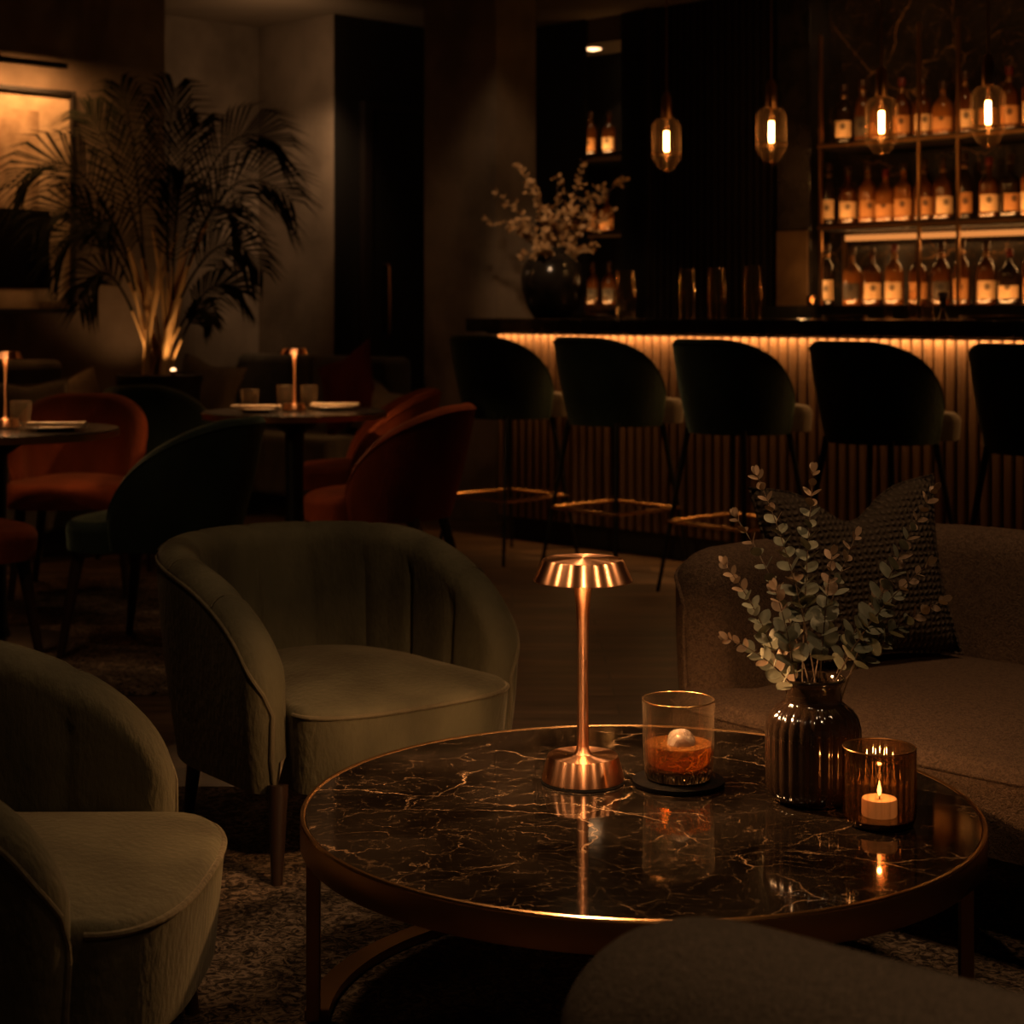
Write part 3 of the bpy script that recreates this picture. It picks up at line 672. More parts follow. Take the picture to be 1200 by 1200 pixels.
dup(rc_, (-1.86,5.60,0), face(.75,.66), 'rust velvet dining chair at the left frame edge, only its seat corner showing')
dup(gc_, (-1.62,8.15,0), face(.65,-.75), 'dark green velvet dining chair in front of the palm planter')

# ------------------------------------------------------------------ dining tables with lamps, glasses, plates
def ptable(loc, r, label):
    t = thing('pedestal_table', loc, 0, label, 'table', 'round pedestal dining tables')
    MB().lathe([(r-.02,.722),(r-.004,.724),(r,.730),(r,.75)], 80).build('tabletop', M['blackstone'], t, smooth=False)
    MB().lathe([(r-.006,.722),(r+.001,.724),(r+.002,.744),(r-.002,.746)], 80, caps=(0,0)).build('edge_band', M['brass'], t, angle=30)
    MB().lathe([(.055,.02),(.040,.06),(.036,.40),(.040,.66),(.12,.715),(.12,.723)], 32).build('pedestal', M['black'], t)
    MB().lathe([(.25,0),(.25,.012),(.22,.02),(.05,.03)], 48).build('foot_plate', M['black'], t)
    return t
TA, TB = (-1.80,6.10), (-.895,7.2)
ptable((*TA,0), .42, 'round dark pedestal table at the left frame edge with lamp and glass')
ptable((*TB,0), .375, 'round dark pedestal table with lamp and glasses, in front of the banquette')
table_lamp((P(6,0,6.15).x,6.15,.75), .72, 'small copper cordless lamp on the left round dining table', .10, 'small copper lamps on dining tables')
table_lamp((P(345,0,7.2).x,7.2,.75), .69, 'small copper cordless lamp on the far round dining table', .10, 'small copper lamps on dining tables')
def tumbler(loc, label, r=.036, h=.095, group='water tumblers on the dining tables'):
    t = MB().lathe([(r*.8,0),(r*.88,.003),(r,h),(r*.97,h),(r*.84,.012),(0,.011)], 40, caps=(1,0)).build('water_tumbler', M['glass'], loc=loc, angle=60)
    MB().tube([(r*.985*math.cos(2*PI*i/32), r*.985*math.sin(2*PI*i/32), h) for i in range(33)], .0012, 5, caps=False).build('rim', M['steel'], t)
    return tag(t, label, 'glass', group)
def on(px, Y, z): q = P(px, 0, Y); return (q.x, Y, z)
tumbler(on(24,6.05,.75), 'water tumbler right of the lamp on the left round table', .037, .10)
tumbler(on(293,7.32,.75), 'water tumbler left of the plate on the far round table', .038, .085)
tumbler(on(334,7.36,.75), 'water tumbler touching the lamp left side on the far round table', .036, .10)
tumbler(on(362,7.34,.75), 'water tumbler touching the lamp right side on the far round table', .036, .10)
def plate(loc, label, r=.105):
    t = MB().lathe([(r*.55,0),(r*.6,.004),(r,.014),(r*.98,.016),(r*.6,.008),(0,.007)], 48, caps=(1,0)).build('dinner_plate', M['plate'], loc=loc)
    return tag(t, label, 'plate', 'plates on the dining tables')
def napkin(loc, rz, label):
    t = MB().box(-.10,.10,-.035,.035,0,.006).box(-.098,.099,-.033,.034,.0065,.012).build('folded_napkin', M['linen'], loc=loc, rz=rz, smooth=False, bevel=.002)
    return tag(t, label, 'napkin', 'folded napkins on the dining tables')
plate(on(66,6.03,.75), 'cream plate on the left round table')
napkin(on(66,6.03,.7665), .1, 'folded cream napkin on the plate of the left round table')
plate(on(300,7.13,.75), 'cream plate left of the lamp on the far round table', .09)
napkin(on(300,7.13,.7665), .0, 'folded cream napkin on the plate left of the far table lamp')
plate(on(393,7.30,.75), 'cream plate right of the lamp on the far round table', .09)
napkin(on(393,7.30,.7665), -.1, 'folded cream napkin on the plate right of the far table lamp')

for q_, Y_ in ((6,6.15),(345,7.2)):
    p_ = P(q_,0,Y_)
    for dx_ in (-.7,0,.7): light('SPOT', (p_.x+dx_,Y_-1.3,2.1), 14, (1,.55,.26), .015, (p_.x,Y_,.93), spot_size=math.radians(9), spot_blend=.8)  # spots added in front to brighten the small copper lamps
# ------------------------------------------------------------------ banquettes and their cushions
def banquette(name, s0, s1, t0, t1, along, label):
    x, y = xy((s0+s1)/2, (t0+t1)/2); cx, cy = (s0+s1)/2, (t0+t1)/2
    t = thing('banquette', (x,y,0), R45, label, 'banquette', None)
    def bx(nm, a0,a1,b0,b1,z0,z1,m,bv=.0): return MB().box(a0-cx,a1-cx,b0-cy,b1-cy,z0,z1).build(nm, m, t, smooth=False, bevel=bv, bseg=4)
    if along == 't':
        bx('plinth', s0,s1-.08, t0,t1, .0,.12, M['slat']); bx('seat', s0+.12,s1, t0,t1, .12,.46, M['grey'], .04)
        n = max(1, round((t1-t0)/.7)); 
        for k in range(n): bx('back_cushion', s0,s0+.17, t0+(t1-t0)*k/n+.002, t0+(t1-t0)*(k+1)/n-.002, .44,.92, M['grey'], .045)
    else:
        bx('plinth', s0,s1, t0+.08,t1, .0,.12, M['slat']); bx('seat', s0,s1, t0,t1-.12, .12,.46, M['grey'], .04)
        n = max(1, round((s1-s0)/.7))
        for k in range(n): bx('back_cushion', s0+(s1-s0)*k/n+.002, s0+(s1-s0)*(k+1)/n-.002, t1-.17,t1, .44,.90, M['grey'], .045)
    return t
banquette('a', -7.95,-7.32, 1.5,4.62, 't', 'taupe upholstered banquette against the picture wall, left of the palm')
banquette('b', -8.93,-7.45, 6.02,6.66, 's', 'taupe upholstered banquette in the far corner behind the small table')
def cush(px, Y, z, w, h, rz, m, label, tilt=-15, roll=0, d=.13):
    q = P(px, 0, Y); pillow('throw_cushion', m, w, h, d, (q.x,Y,z), (math.radians(tilt),math.radians(roll),math.radians(rz)), label, chop=.02, n=12, group='throw cushions on the banquettes')
M['cushcream'] = velvet('cream_cushion', (.20,.15,.095), sheen=.1)
cush(84,8.72,.66,.40,.38, 42, M['cushcream'], 'pale cushion on the banquette left of the palm planter', roll=-14)
cush(38,8.35,.65,.44,.38, 46, M['grey'], 'taupe cushion beside the pale one on the left banquette')
cush(240,9.95,.68,.46,.42, -30, M['cushcream'], 'pale cushion on the far banquette right of the palm planter', roll=10)
cush(408,9.92,.72,.44,.46, -38, M['rust_dim'], 'deep red cushion standing on the far banquette', roll=-24)
cush(447,9.75,.60,.34,.30, -40, M['cushcream'], 'small cream cushion beside the deep red cushion', roll=18)

# ------------------------------------------------------------------ potted palm
px0, py0 = P(187,0,8.72).x, 8.72
pl = thing('potted_palm', (px0,py0,0), 0, 'tall feathery palm in a dark round planter lit from below', 'plant')
MB().lathe([(.15,0),(.16,.01),(.205,.80),(.212,.81),(.212,.845),(.195,.85),(.190,.80),(.0,.79)], 48, caps=(1,0)).build('planter', M['planter'], pl, angle=35)
MB().lathe([(.189,.785),(.10,.80),(0.001,.805)], 32, caps=(0,0)).build('soil', M['soil'], pl)
rp = random.Random(5)
def frond(base, ctrl, tip, Lf, seed):
    rd = random.Random(seed); pts = bez(base, ctrl, tip, 26); mb = MB()
    rr = [.009*(1-.85*i/26) for i in range(27)]; mb.cur = 0; mb.tube(pts[:8], rr[:8], 6); mb.cur = 1; mb.tube(pts[7:], rr[7:], 6)  # upper rachis in dark leaf colour paints the uplight fading out
    nl = 26
    for k in range(nl):
        u = .42+.58*k/nl; i = min(int(u*26), 25); p = pts[i].lerp(pts[i+1], u*26-i); dr = (pts[i+1]-pts[i]).normalized()
        side0 = dr.cross(Vector((0,-1,.25))).normalized()
        ln = 1.15*Lf*math.sin(PI*min(1,.22+.70*(u-.42)/.58))**.8
        for sg in (-1,1):
            d = (side0*sg*(1.0-.45*u)+dr*(.55+.5*u)+Vector((0,rd.uniform(-.35,.35),rd.uniform(-.05,.15)))).normalized()
            sd = d.cross(Vector((0,-.8,.6))).normalized(); q = [p]; 
            pa = p+d*ln*.5+Vector((0,0,-.03*ln)); pb_ = p+d*ln+Vector((0,0,-.42*ln)); wd = .0065
            mb.add([p-sd*.003, p+sd*.003, pa-sd*wd, pa+sd*wd, pb_], [(0,1,3,2), (2,3,4)])
    return mb
fr_t = [  # tip px,py, dY, ctrl px,py
 (18,205,-.2,112,95,.34),(38,262,-.35,118,150,.26),(100,118,.1,150,160,.34),(140,85,.3,165,150,.34),(205,88,-.1,190,170,.36),(232,130,.25,205,150,.34),
 (330,158,-.1,232,85,.34),(345,222,-.3,240,125,.34),(310,305,-.4,246,205,.24),(92,350,-.4,125,235,.22),(250,365,-.35,232,320,.14),(285,262,.3,238,150,.28),
 (55,305,.1,118,165,.26),(112,262,-.45,140,190,.26),(285,330,-.1,240,290,.2),(215,200,-.3,200,230,.3)]
for i, (tx, ty, dy, cx_, cy_, lf) in enumerate(fr_t):
    b = Vector((rp.uniform(-.05,.06), rp.uniform(-.05,.05), .79)); org = Vector((px0,py0,0))
    tp = P(tx, ty, py0+dy)-org; cp_ = P(cx_, cy_, py0+dy*.4)-org
    frond(b, cp_+Vector((0,0,-.03)), tp+Vector((0,0,-.06)), lf, i).build('frond', [M['palmstem'], M['palmleaf']], pl, smooth=False)
for i in range(7):
    b = Vector((rp.uniform(-.07,.07), rp.uniform(-.08,.0), .79)); tp = P(150+15*i+rp.uniform(-4,4), 285+rp.uniform(-25,20), py0)-Vector((px0,py0,0))
    MB().tube(bez(b, Vector((b.x,b.y,1.15)), tp, 10), [.017-.0010*k for k in range(11)], 8).build('stem', M['palmstem'], pl)
up = thing('uplight', (*on(203,8.55,.845),), 0, 'tiny glowing uplight on the rim of the palm planter', 'light')
MB().lathe([(.012,0),(.014,.004),(.014,.022),(.012,.026)], 20).build('housing', M['brass'], up)
MB().lathe([(.011,.026),(.013,.030),(.009,.036),(.001,.038)], 20, caps=(0,0)).build('lens', M['spotled'], up)

# ------------------------------------------------------------------ picture and picture light (on the left wall)
def wpt(px, py):            # point on the left wall plane s=-7.966
    x = (px-600)/F; Y = -(-7.95)*math.sqrt(2)/(1-x); return st(x*Y, Y)[1], H-(py-HY)/F*Y
t1_, zt = wpt(86,108); _, zb = wpt(86,367); t0_ = t1_-.98
pc = thing('framed_picture', (*xy(-7.95,(t0_+t1_)/2), (zt+zb)/2), R45, 'large framed abstract print in black and beige on the left wall', 'picture')
hw, hh = (t1_-t0_)/2, (zt-zb)/2
MB().box(-.012,.0,-hw,hw,-hh,hh).build('backing_board', M['matboard'], pc, smooth=False)
MB().box(-.014,.028,-hw,-hw+.03,-hh,hh).box(-.014,.028,hw-.022,hw,-hh,hh).box(-.014,.028,-hw+.03,hw-.022,hh-.024,hh).box(-.014,.028,-hw+.03,hw-.022,-hh,-hh+.024).build('picture_frame', M['frame'], pc, smooth=False, bevel=.002)
MB().box(0,.002,-hw*.4,hw*.72,-hh*.78,-hh*.08).build('printed_block', M['ink'], pc, smooth=False)
MB().box(0,.0015,-hw*.7,hw*.60,-hh*.075,hh*.80).build('printed_wash', M['umber'], pc, smooth=False)
plt_ = thing('picture_light', (*xy(-7.95,(t0_+t1_)/2), 0), R45, 'slim brass picture light above the framed print', 'lamp')
zpl = wpt(78,78)[1]
MB().tube([(.20,-.36,zpl-.03),(.20,.33,zpl-.03)], .016, 14).build('lamp_bar', M['black'], plt_)
MB().tube([(.0,-.03,zpl+.03),(.06,-.03,zpl+.06),(.14,-.03,zpl+.05),(.19,-.03,zpl-.02)], .012, 10).build('arm', M['brass'], plt_)
MB().box(-.002,.02,-.07,.01,zpl-.03,zpl+.07).build('wall_plate', M['brass'], plt_, smooth=False, bevel=.006)

# ------------------------------------------------------------------ bar
sb0 = st(-.079,8.97)[0]; TB0 = 6.27; BT = 1.125
bar = thing('bar_counter', (*xy(-5,6.4),0), R45, 'long bar counter with fluted lit front and black stone top', 'bar')
def b2(mb_fn): return mb_fn
bl = lambda s0,s1,t0,t1,z0,z1: MB().box(s0+5,s1+5,t0-6.4,t1-6.4,z0,z1)
sc0 = sb0-.11; sR = -2.6
bl(sb0+.0,sR,TB0+.03,6.86,.12,1.055).build('bar_body', M['panel'], bar, smooth=False)
bl(sb0+.05,sR,TB0+.08,6.80,.0,.12).build('plinth', M['panel'], bar, smooth=False)
bl(sc0,sR,6.17,6.92,1.057,BT).build('countertop', M['blackstone'], bar, smooth=False, bevel=.004)
rb = MB(); x = sb0+.028; rows = []
while x < sR:
    for k in range(9):
        a = PI*k/8; rows.append((x-.022*math.cos(a), TB0+.03-.020*math.sin(a)))
    x += .052
rb.rings([[Vector((a+5,b_-6.4,z)) for a, b_ in rows] for z in (.12,1.056)], closed=False, capa=False, capb=False).build('fluted_front', M['ribs'], bar, angle=60)
bl(sb0,sR,TB0-.055,TB0-.04,1.045,1.0565).build('light_strip_channel', M['black'], bar, smooth=False)

# bar stools
st0 = thing('bar_stool', (0,0,0), 0, 'x', 'bar stool', 'bar stools along the counter')
body, pipe, _ = make_shell(.275, .10, .25, .275, .05, .66, 1.05, .74, .40, 1.9, taper=.20, n=90, zi=.70, lean=.10, puff=.006, rc=.03, pipe=.0035)
body.build('backrest', M['green'], st0, angle=70); pipe.build('piping', M['green'], st0)
sbm, _ = make_seat(.275, .10, .25, .275, .05, .67, .775, .19, crown=.02, taper=.10, Hb=1.05, over=.0, rnd=.04, pipe=0)
sbm.build('seat', M['stoolseat'], st0, angle=60)
cr = []
for lx, ly in ((-1,-1),(1,-1),(1,1),(-1,1)):
    cone_leg((lx*.15, ly*.14+(.0), .68), (lx*.235, ly*.235, 0), .013, .008).build('leg', M['black'], st0)
    cr.append(Vector((lx*.203, ly*.200, .29)))
MB().tube(cr+[cr[0]], .0075, 8).build('foot_rail', M['gold'], st0)
slabels = ['first bar stool from the left end of the counter, nearest the concrete column', 'second bar stool from the left end of the counter', 'middle bar stool of the five at the counter', 'fourth bar stool from the left end of the counter, above the sofa cushion', 'fifth bar stool, cut by the right frame edge behind the sofa']
for i in range(5):
    X, Y = -.02+i*.478, 8.28-i*.522
    tgt = face(.745,.667)
    if i == 0: st0.location = (X,Y,0); st0.rotation_euler.z = tgt; st0['label'] = slabels[0]
    else: dup(st0, (X,Y,0), tgt, slabels[i])

# ------------------------------------------------------------------ pendants
def pendant(px, label):
    X, Y = wall_pt(px, 6.56); z = 1.975
    t = thing('pendant_light', (X,Y,z), 0, label, 'pendant light', 'glass pendants over the bar')
    MB().lathe([(.004,.0),(.004,2.948-z-.012)], 10, c=(0,0,.0+.012)).build('cord', M['brass'], t) if 0 else MB().tube([(0,0,.245),(0,0,2.945-z)], .0042, 8).build('cord', M['brass'], t)
    MB().lathe([(.05,2.925-z),(.05,2.949-z)], 24).build('ceiling_rose', M['brass'], t)
    MB().lathe([(.022,.125),(.024,.13),(.024,.225),(.020,.232),(.016,.25),(.006,.256)], 24).build('socket', M['brass'], t, angle=35)
    MB().lathe([(.024,.128),(.048,.118),(.066,.095),(.071,.080),(.071,-.045),(.066,-.070),(.040,-.112),(.018,-.130),(.004,-.132)], 40, caps=(0,0)).build('glass_globe', M['pglass'], t, angle=20)
    MB().tube([(.0715*math.cos(2*PI*i/12), .0715*math.sin(2*PI*i/12), -.045) for i in range(13)], .0016, 5, caps=False).build('glass_ring', M['brass'], t)
    MB().lathe([(.008,.062),(.011,.058),(.011,-.028),(.008,-.034)], 16).build('filament', M['fil'], t)
    MB().tube([(0,0,.125),(0,0,.06)], .005, 8).build('filament_stem', M['brass'], t)
    MB().lathe([(.001,-.118),(.008,-.122),(.011,-.130),(.008,-.138),(.001,-.141)], 16, caps=(0,0)).build('finial', M['gold'], t)
for px, lb in ((781,'leftmost glass pendant over the bar, hanging lowest in view'), (904,'second glass pendant from the left, before the slatted wall'), (1033,'third glass pendant, in front of the top bottle shelf'), (1158,'rightmost glass pendant, in front of the top bottle shelf')):
    pendant(px, lb)

# ------------------------------------------------------------------ back bar shelves
bb = thing('back_bar_shelving', (*xy(-4.7,7.8),0), R45, 'dark back bar shelving with brass posts and glowing strip', 'shelf')
b3 = lambda s0,s1,t0,t1,z0,z1: MB().box(s0+4.7,s1+4.7,t0-7.8,t1-7.8,z0,z1)
SE = s_of(959,7.6); SR = s_of(1330,7.6)
b3(SE,SR,7.58,8.01,0,1.19).build('base_cabinet', M['panel'], bb, smooth=False)
Z2, Z3, Z4 = 1.617, 2.04, 2.62
for z in (Z2, Z3): b3(SE,SR,7.60,8.01,z-.035,z).build('shelf_board', M['slat'], bb, smooth=False, bevel=.003)
for z in (Z2, Z3): b3(SE,SR,7.590,7.598,z-.030,z-.012).build('shelf_edge', M['brass'], bb, smooth=False)
for q in (962,1076,1122,1250): 
    s_ = s_of(q,7.6) if q != 962 else SE+.01
    b3(s_-.008,s_+.008,7.60,7.616,1.19,2.6).build('post', M['brass'], bb, smooth=False)
sl0 = s_of(991,7.99)
b3(sl0,SR-.05,7.985,8.005,Z2-.075,Z2-.045).build('light_strip', M['led'], bb, smooth=False)
b3(sl0-.02,sl0,7.985,8.005,1.20,Z2-.045).build('strip_end_post', M['brass'], bb, smooth=False)
# niche shelves
ns = thing('niche_shelving', (*xy((sA+sB)/2,8.1),0), R45, 'narrow lit shelf niche left of the slatted wall', 'shelf')
nz = []
for z in (1.20, 1.66, 2.14):
    MB().box(-(sB-sA)/2-.39,(sB-sA)/2-.004,-.09,.20,z-.03,z).build('shelf_board', M['ribs'], ns, smooth=False)
# bottles
PROF = {
 'round': [(.040,0),(.0455,.004),(.0465,.012),(.0465,.155),(.043,.178),(.030,.200),(.0175,.215),(.0145,.225),(.0135,.262)],
 'square': [(.040,0),(.046,.004),(.047,.012),(.047,.150),(.046,.165),(.036,.183),(.020,.196),(.0150,.205),(.0140,.250)],
 'slim': [(.034,0),(.0385,.004),(.039,.012),(.039,.175),(.034,.198),(.020,.218),(.0145,.230),(.0135,.275)],
 'squat': [(.046,0),(.051,.004),(.052,.012),(.052,.118),(.050,.142),(.040,.165),(.022,.182),(.0150,.192),(.0145,.225)]}
protos = {}
def bottle(kind, g, lab, cap, X, Y, z, label, group, sc=1.):
    key = (kind, g, lab, cap)
    if key in protos: o = dup(protos[key], (X,Y,z), 0, label, group)
    else:
        o = thing('liquor_bottle', (X,Y,z), 0, label, 'bottle', group); pr = PROF[kind]; r = pr[3][0]
        MB().lathe(pr, 28, caps=(1,1)).build('bottle_glass', M[g], o, angle=60)
        zt_ = pr[3][1]; n = 16; lb = MB(); vs = []
        for zz in (.030, .030+(zt_-.030)*.66):
            for i in range(n+1):
                a = -PI/2-1.0+2.0*i/n; vs.append(((r+.0012)*math.cos(a), (r+.0012)*math.sin(a), zz))
        lb.add(vs, [(i,i+1,n+2+i,n+1+i) for i in range(n)]); lb.build('bottle_label', M[lab], o)
        zc = pr[-1][1]
        MB().lathe([(.0150,zc-.004),(.0172,zc-.002),(.0172,zc+.030),(.0150,zc+.034)], 18).build('bottle_cap', M[cap], o)
        if zt_ > .15: MB().lathe([(.0155,zc-.038),(.0165,zc-.034),(.0165,zc-.020),(.0152,zc-.018)], 18).build('neck_band', M['brass'], o)
        protos[key] = o
    o.scale = (sc,sc,sc); o.rotation_euler.z = random.uniform(-.5,.1)
    return o
ords = ['first','second','third','fourth','fifth','sixth','seventh','eighth','ninth','tenth','eleventh','twelfth','thirteenth','fourteenth']
looks = {'l1': 'with cream label', 'l2': 'with amber label', 'l3': 'with dark label'}
gl = {'bg1': 'amber', 'bg2': 'dark', 'bg3': 'honey-coloured'}
kn = {'round': 'round', 'square': 'square-shouldered', 'slim': 'slim', 'squat': 'squat'}
rows_ = [
 (1.19, 'bottom', [(969,'slim','bg2','l1'),(999,'square','bg3','l3'),(1022,'square','bg1','l1'),(1048,'round','bg3','l1'),(1076,'square','bg1','l2'),(1103,'round','bg1','l3'),(1127,'slim','bg1','l2'),(1156,'round','bg1','l1'),(1183,'squat','bg2','l1'),(1208,'slim','bg1','l2'),(1236,'round','bg1','l1')]),
 (Z2, 'middle', [(971,'slim','bg2','l1'),(994,'square','bg1','l1'),(1017,'round','bg3','l2'),(1038,'squat','bg3','l2'),(1059,'square','bg3','l2'),(1083,'round','bg1','l2'),(1105,'round','bg1','l1'),(1130,'slim','bg2','l2'),(1159,'square','bg1','l1'),(1184,'square','bg2','l2'),(1208,'round','bg3','l1'),(1234,'slim','bg1','l2')]),
 (Z3, 'top', [(989,'round','bg2','l1'),(1011,'slim','bg1','l3'),(1031,'squat','bg3','l2'),(1057,'round','bg1','l2'),(1081,'square','bg1','l1'),(1105,'squat','bg3','l2'),(1131,'round','bg1','l1'),(1157,'square','bg2','l2'),(1183,'round','bg1','l2'),(1207,'slim','bg1','l1')])]
for z, nm, lst in rows_:
    for i, (px, k, g, lb) in enumerate(lst):
        X, Y = wall_pt(px, 7.76)
        bottle(k, g, lb, 'capred' if (i*7) % 5 == 1 else 'cap', X, Y, z+.001, f'{gl[g]} {kn[k]} bottle {looks[lb]}, {ords[i]} from left on the {nm} back bar shelf', f'bottles on the {nm} back bar shelf', 1.07)
for z, nm, lst in ((2.141,'top',[(692,'round','bg1','l2'),(714,'square','bg1','l1')]), (1.661,'middle',[(693,'squat','bg3','l2'),(711,'squat','bg3','l2')]), (1.201,'lowest',[(694,'round','bg1','l3'),(714,'round','bg1','l3')])):
    for i, (px, k, g, lb) in enumerate(lst):
        X, Y = wall_pt(px, 8.13)
        bottle(k, g, lb, 'cap', X, Y, z, f'{gl[g]} {kn[k]} bottle, {("left","right")[i]} one of two on the {nm} niche shelf', 'bottles in the niche', .92)
dl = thing('downlight', (*wall_pt(695,8.06),2.80), 0, 'small glowing recessed downlight in the niche ceiling', 'light')
MB().lathe([(.052,-.005),(.066,-.005),(.070,0),(.052,0)], 32, caps=(0,0)).build('trim_ring', M['brass'], dl)
MB().lathe([(.052,-.006),(.0005,-.020)], 32, caps=(0,0)).build('lens', M['spotled'], dl)

vx, vy = wall_pt(951,7.70); vt = thing('votive_candle', (vx,vy,1.19), 0, 'tiny glowing votive at the left end of the back bar counter', 'candle')
MB().lathe([(.020,0),(.024,.003),(.026,.055),(.0245,.055),(.0225,.006),(.001,.005)], 24, caps=(1,0)).build('votive_glass', M['smoke'], vt)
MB().lathe([(.001,.020),(.004,.024),(.005,.032),(.002,.044),(.0005,.048)], 12, caps=(0,0)).build('flame', M['flame'], vt)
struct(sbox('trim_3', M['bronzepanel'], sD+.004,sE-.01, 7.828,7.842, 1.19,1.60, bevel=.003))
struct(sbox('trim_4', M['panel'], sD,sE+.02, 7.70,7.84, 0,1.19))
light('POINT', (*wall_pt(940,7.60),1.30), 1.3, (1,.50,.18), .02)
# ------------------------------------------------------------------ things on the bar
def stemglass(px, t_, label, k=1.0, w=1.0):
    X, Y = wall_pt(px, t_)
    o = thing('bar_glass', (X,Y,BT), 0, label, 'glass', 'tall glasses standing on the bar')
    MB().lathe([(r_*w,z_*k) for r_, z_ in ((.036,0),(.037,.003),(.037,.06),(.042,.105),(.040,.15),(.035,.235))], 36, caps=(1,0)).build('glass_wall', M['barglass'], o, angle=70)
    MB().lathe([(r_*w,z_*k) for r_, z_ in ((.0335,.235),(.037,.15),(.037,.115),(.020,.088),(.006,.078),(.001,.077))], 36, caps=(0,0)).build('bowl', M['barglass'], o, angle=40)
    MB().lathe([(r_*w,z_*k) for r_, z_ in ((.001,.006),(.008,.008),(.005,.03),(.005,.066),(.010,.076),(.001,.079))], 20, caps=(0,0)).build('stem', M['barglass'], o, angle=70)
    MB().tube([(.0345*w*math.cos(2*PI*i/32), .0345*w*math.sin(2*PI*i/32), .235*k) for i in range(33)], .0012, 5, caps=False).build('rim', M['steel'], o)
stemglass(733,6.50,'widest tall glass on the bar, nearest the dark vase',1.0,1.3)
stemglass(805,6.50,'left glass of the three matching tall glasses on the bar',1.0)
stemglass(840,6.50,'middle glass of the three matching tall glasses on the bar',1.02)
stemglass(882,6.45,'right glass of the three matching tall glasses on the bar',1.03)
def barglass(px, t_, r, h, label):
    X, Y = wall_pt(px, t_); tumbler((X,Y,BT), label, r, h, 'tumblers and measures on the bar').name = 'bar_tumbler'
barglass(692,6.55,.034,.10,'small tumbler beside the dark bar vase'); barglass(706,6.62,.034,.10,'small tumbler second from the dark bar vase')
barglass(1041,6.65,.020,.07,'thin shot glass on the bar, before the bottom bottle shelf'); barglass(1070,6.6,.022,.125,'narrow tall glass on the bar beside the metal jigger')
barglass(1087,6.6,.030,.09,'bar tumbler right of the narrow tall glass')
jg = thing('jigger', (*wall_pt(1105,6.6),BT), 0, 'double ended metal jigger standing on the bar', 'jigger')
MB().lathe([(.021,0),(.020,.003),(.008,.045),(.007,.050)], 24, caps=(0,1)).build('lower_cup', M['steel'], jg); MB().lathe([(.007,.050),(.010,.056),(.022,.115),(.0215,.117)], 24, caps=(1,0)).build('upper_cup', M['steel'], jg)
def tray(px, r, label):
    X, Y = wall_pt(px, 6.52); o = MB().lathe([(r*.9,0),(r,.004),(r+.006,.016),(r+.002,.018),(r*.95,.008),(0,.007)], 56, caps=(1,0)).build('serving_tray', M['steel'], loc=(X,Y,BT)); tag(o, label, 'tray', 'round metal trays on the bar')
tray(990,.095,'round metal tray on the bar below the first bottles'); tray(1172,.16,'wide round metal tray on the bar at the right frame edge'); tray(698,.105,'thin metal tray under the tumblers beside the bar vase')
for o in [x for x in bpy.data.objects if x.name.startswith('bar_tumbler') and x['label'].endswith('dark bar vase')]: o.location.z += .009
BX, BY = wall_pt(648, 6.52)
bv = MB().lathe([(.09,0),(.10,.004),(.135,.06),(.162,.15),(.165,.21),(.150,.28),(.115,.32),(.085,.335),(.080,.345),(.088,.362),(.086,.366),(.074,.362),(.074,.33),(.13,.26),(.13,.08),(.0,.03)], 64, caps=(1,0)).build('bar_vase', M['blackstone'], loc=(BX,BY,BT), angle=60)
tag(bv, 'large round black vase of dried blossom branches on the bar', 'vase')
btips = [(607,196,0),(582,228,.05),(622,214,-.1),(655,208,.1),(684,196,-.05),(733,212,.0),(706,218,.1),(670,238,-.15),(640,246,-.15),(700,262,-.1),(602,262,-.05),(572,258,.1),(718,246,.1),(632,285,-.2),(612,300,-.1),(698,288,-.15),(660,262,.15)]
for i, (px, py, dy) in enumerate(btips):
    base = Vector((BX+random.uniform(-.04,.04), BY+random.uniform(-.03,.03), BT+.25)); tp = P(px, py, BY+dy)
    sprig(base, tp, 'pale blossom branch in the round black vase on the bar', 'blossom branches in the bar vase', bend=.2, nodes=15, l0=.037, l1=.026, start=.25, seed=100+i, rr=.0026, mats=[M['dried'], M['dried']], dense=2, name='blossom_branch')

# ------------------------------------------------------------------ lights
W_ = scn.world = bpy.data.worlds.new('world'); W_.use_nodes = True
W_.node_tree.nodes['Background'].inputs[0].default_value = (1,.66,.40,1); W_.node_tree.nodes['Background'].inputs[1].default_value = .010
# warm ceiling lights, and added spots and fill that have no fixture
def spot(loc, target, e, ang=50, blend=.9, col=(1,.60,.32), size=.06): return light('SPOT', loc, e, col, size, target, spot_size=math.radians(ang), spot_blend=blend)
spot((.5,2.6,2.9), (-.30,3.85,.4), 54, 42, size=.12)   # centre armchair
spot((.2,2.0,2.9), (-.60,2.60,.4), 25, 44, size=.12)   # left armchair
spot((.7,3.0,2.9), (1.2,3.75,.4), 82, 52, size=.12)    # sofa
spot((.5,.8,2.9), (.35,1.45,.55), 95, 48, size=.12)     # near chair
spot((-.9,3.2,2.9), (-.7,2.7,0), 34, 60, size=.1)       # rug
spot((1.1,4.3,2.3), (GX,GY,.43), 40, 9, size=.02)          # added rim light on the whisky glass, no fixture there
spot((-.1,1.7,2.3), (VX,VY,.66), 26, 16, size=.04)  # added spot to brighten the eucalyptus
spot((-.2,7.2,2.6), (BX,BY,1.62), 75, 25)  # spot put in to lift the blossom branches on the bar
for q_ in (1010,1130): gx_, gy_ = wall_pt(q_,7.0); spot((gx_,gy_,2.9), (*wall_pt(q_,8.0),2.5), 7, 60, 1., col=(1,.5,.2))  # added spots, no fixtures, that bring out the marble veins
for q_ in (733,805,840,882,1075): gx_, gy_ = wall_pt(q_,6.5); spot((gx_+.25,gy_+.7,2.9), (gx_,gy_,1.22), 26, 13, size=.03)  # unseen spots added behind the bar glasses to pick them out
spot((1.2,2.2,2.9), (1.2,2.6,0), 18, 50, size=.1)
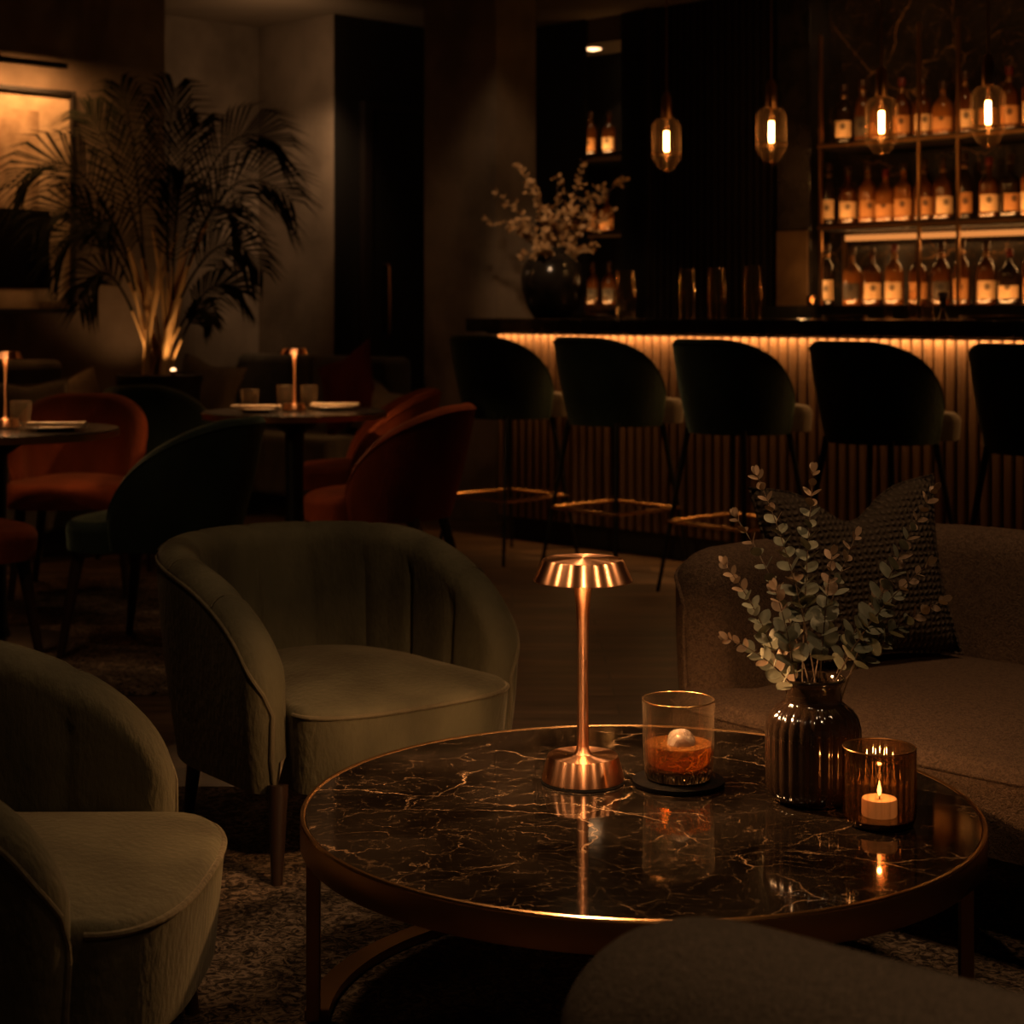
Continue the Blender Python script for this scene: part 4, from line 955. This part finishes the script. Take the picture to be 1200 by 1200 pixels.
for az, e_, zz in ((0,60,1.7), (38,34,1.9), (-38,34,1.9), (74,40,1.9), (-74,40,1.9), (125,40,2.1), (-125,40,2.1), (180,30,2.2)):     # added narrow beams, from no real fixture, that pick out the copper lamp
    q_ = math.radians(az); spot((LX+1.5*math.sin(q_), LY-1.5*math.cos(q_), zz), (LX,LY,.56), e_, 17, size=.012, col=(1,.55,.26))
spot((.3,4.4,2.9), (.25,5.0,0), 85, 48, size=.1)        # floor between
spot((.0,6.3,2.9), (.1,7.0,0), 36, 50)                  # floor by the stools
spot((-1.25,9.7,2.45), (-1.55,10.7,2.95), 9, 130, 1.)  # corner wash: upward spot added to warm the ceiling
spot((-1.0,9.9,2.6), (-1.33,10.8,1.75), 40, 62, 1.)
light('SPOT', (px0-.03,py0+.27,.80), 3.2, (1,.50,.2), .03, (-2.15,9.25,1.7), spot_size=math.radians(110), spot_blend=1.)   # added spot hidden by the planter: glow on the wall behind the palm
spot((-.6,8.9,2.8), (-2.0,10.6,2.1), 16, 16, 1.)
light('POINT', (-1.9,9.8,1.9), 1.3, (1,.52,.24), .1)
spot((-.15,8.9,2.9), (.03,9.75,1.5), 9, 60, 1.)         # column
spot((-1.3,5.6,2.9), (-1.4,6.5,.6), 11, 75)
spot((-.3,6.0,2.9), (-.5,6.9,.6), 10, 60)
spot((-1.4,3.6,2.9), (-1.4,5.2,.2), 26, 60)
# picture light and palm uplights
xw, yw = xy(-7.76,(t0_+t1_)/2); a_ = light('AREA', (xw,yw,zpl-.045), 7.5, (1,.43,.14), .8, (xw-.12,yw+.12,zpl-.5), shape='RECTANGLE', size_y=.02)
a_.rotation_euler = Matrix.Rotation(R45, 4, 'Z').to_euler(); 
dirv = Vector((*[p-q for p, q in zip(xy(-7.95,4.5), xy(-7.76,4.5))], -.42)).normalized()
xax = Vector((*[p-q for p, q in zip(xy(0,1), xy(0,0))], 0)); zax = -dirv; yax = zax.cross(xax).normalized()
a_.rotation_euler = Matrix((xax, yax, zax)).transposed().to_euler()
light('SPOT', (px0+.10,py0-.16,.86), 9, (1,.50,.18), .02, (px0-.02,py0+.04,1.35), spot_size=math.radians(55), spot_blend=.9)
light('SPOT', (px0-.14,py0-.08,.86), 5, (1,.50,.18), .02, (px0-.02,py0+.1,1.4), spot_size=math.radians(60), spot_blend=.9)
# strip under the counter lip
def strip(s0, s1, t_, z, e, dr, w=.012, col=(1,.50,.17)):
    x, y = xy((s0+s1)/2, t_); lo = light('AREA', (x,y,z), e, col, abs(s1-s0), shape='RECTANGLE', size_y=w)
    u = Vector((*xy(1,0),0)); v = Vector((*xy(0,1),0)); d_ = (v*dr[0]+Vector((0,0,1))*dr[1]).normalized(); za = -d_; ya = za.cross(u).normalized()
    lo.rotation_euler = Matrix((u, ya, za)).transposed().to_euler(); return lo
strip(sb0, sR, TB0-.012, 1.050, 19, (.12,-1), w=.02, col=(1,.47,.15))
# shelf strips: glow up from the front lip of each board
strip(SE, SR, 7.615, 1.196, 2.6, (1,.7), col=(1,.42,.12)); strip(SE, SR, 7.615, Z2+.006, 2.6, (1,.7), col=(1,.42,.12)); strip(SE, SR, 7.615, Z3+.006, 1.9, (1,.7), col=(1,.42,.12))
strip(sl0, SR, 7.975, Z2-.085, 2.5, (-.3,-1), col=(1,.46,.14))
for z in (1.66, 1.21, 2.15): strip(sA-.2, sB-.02, 8.03, z, .8, (1,.8))
dlx, dly = wall_pt(703, 8.08); light('SPOT', (dlx,dly,2.78), 3, (1,.55,.25), .02, (dlx,dly,0), spot_size=math.radians(80))

scn.view_settings.view_transform = 'Standard'; scn.view_settings.look = 'None'; scn.view_settings.exposure = 0; scn.view_settings.gamma = 1
cy = scn.cycles
cy.use_denoising = True; cy.denoiser = 'OPENIMAGEDENOISE'; cy.max_bounces = 14; cy.transparent_max_bounces = 24; cy.sample_clamp_indirect = 4; cy.caustics_refractive = False; cy.caustics_reflective = False
cy.transmission_bounces = 10; cy.use_light_tree = True; cy.blur_glossy = .5
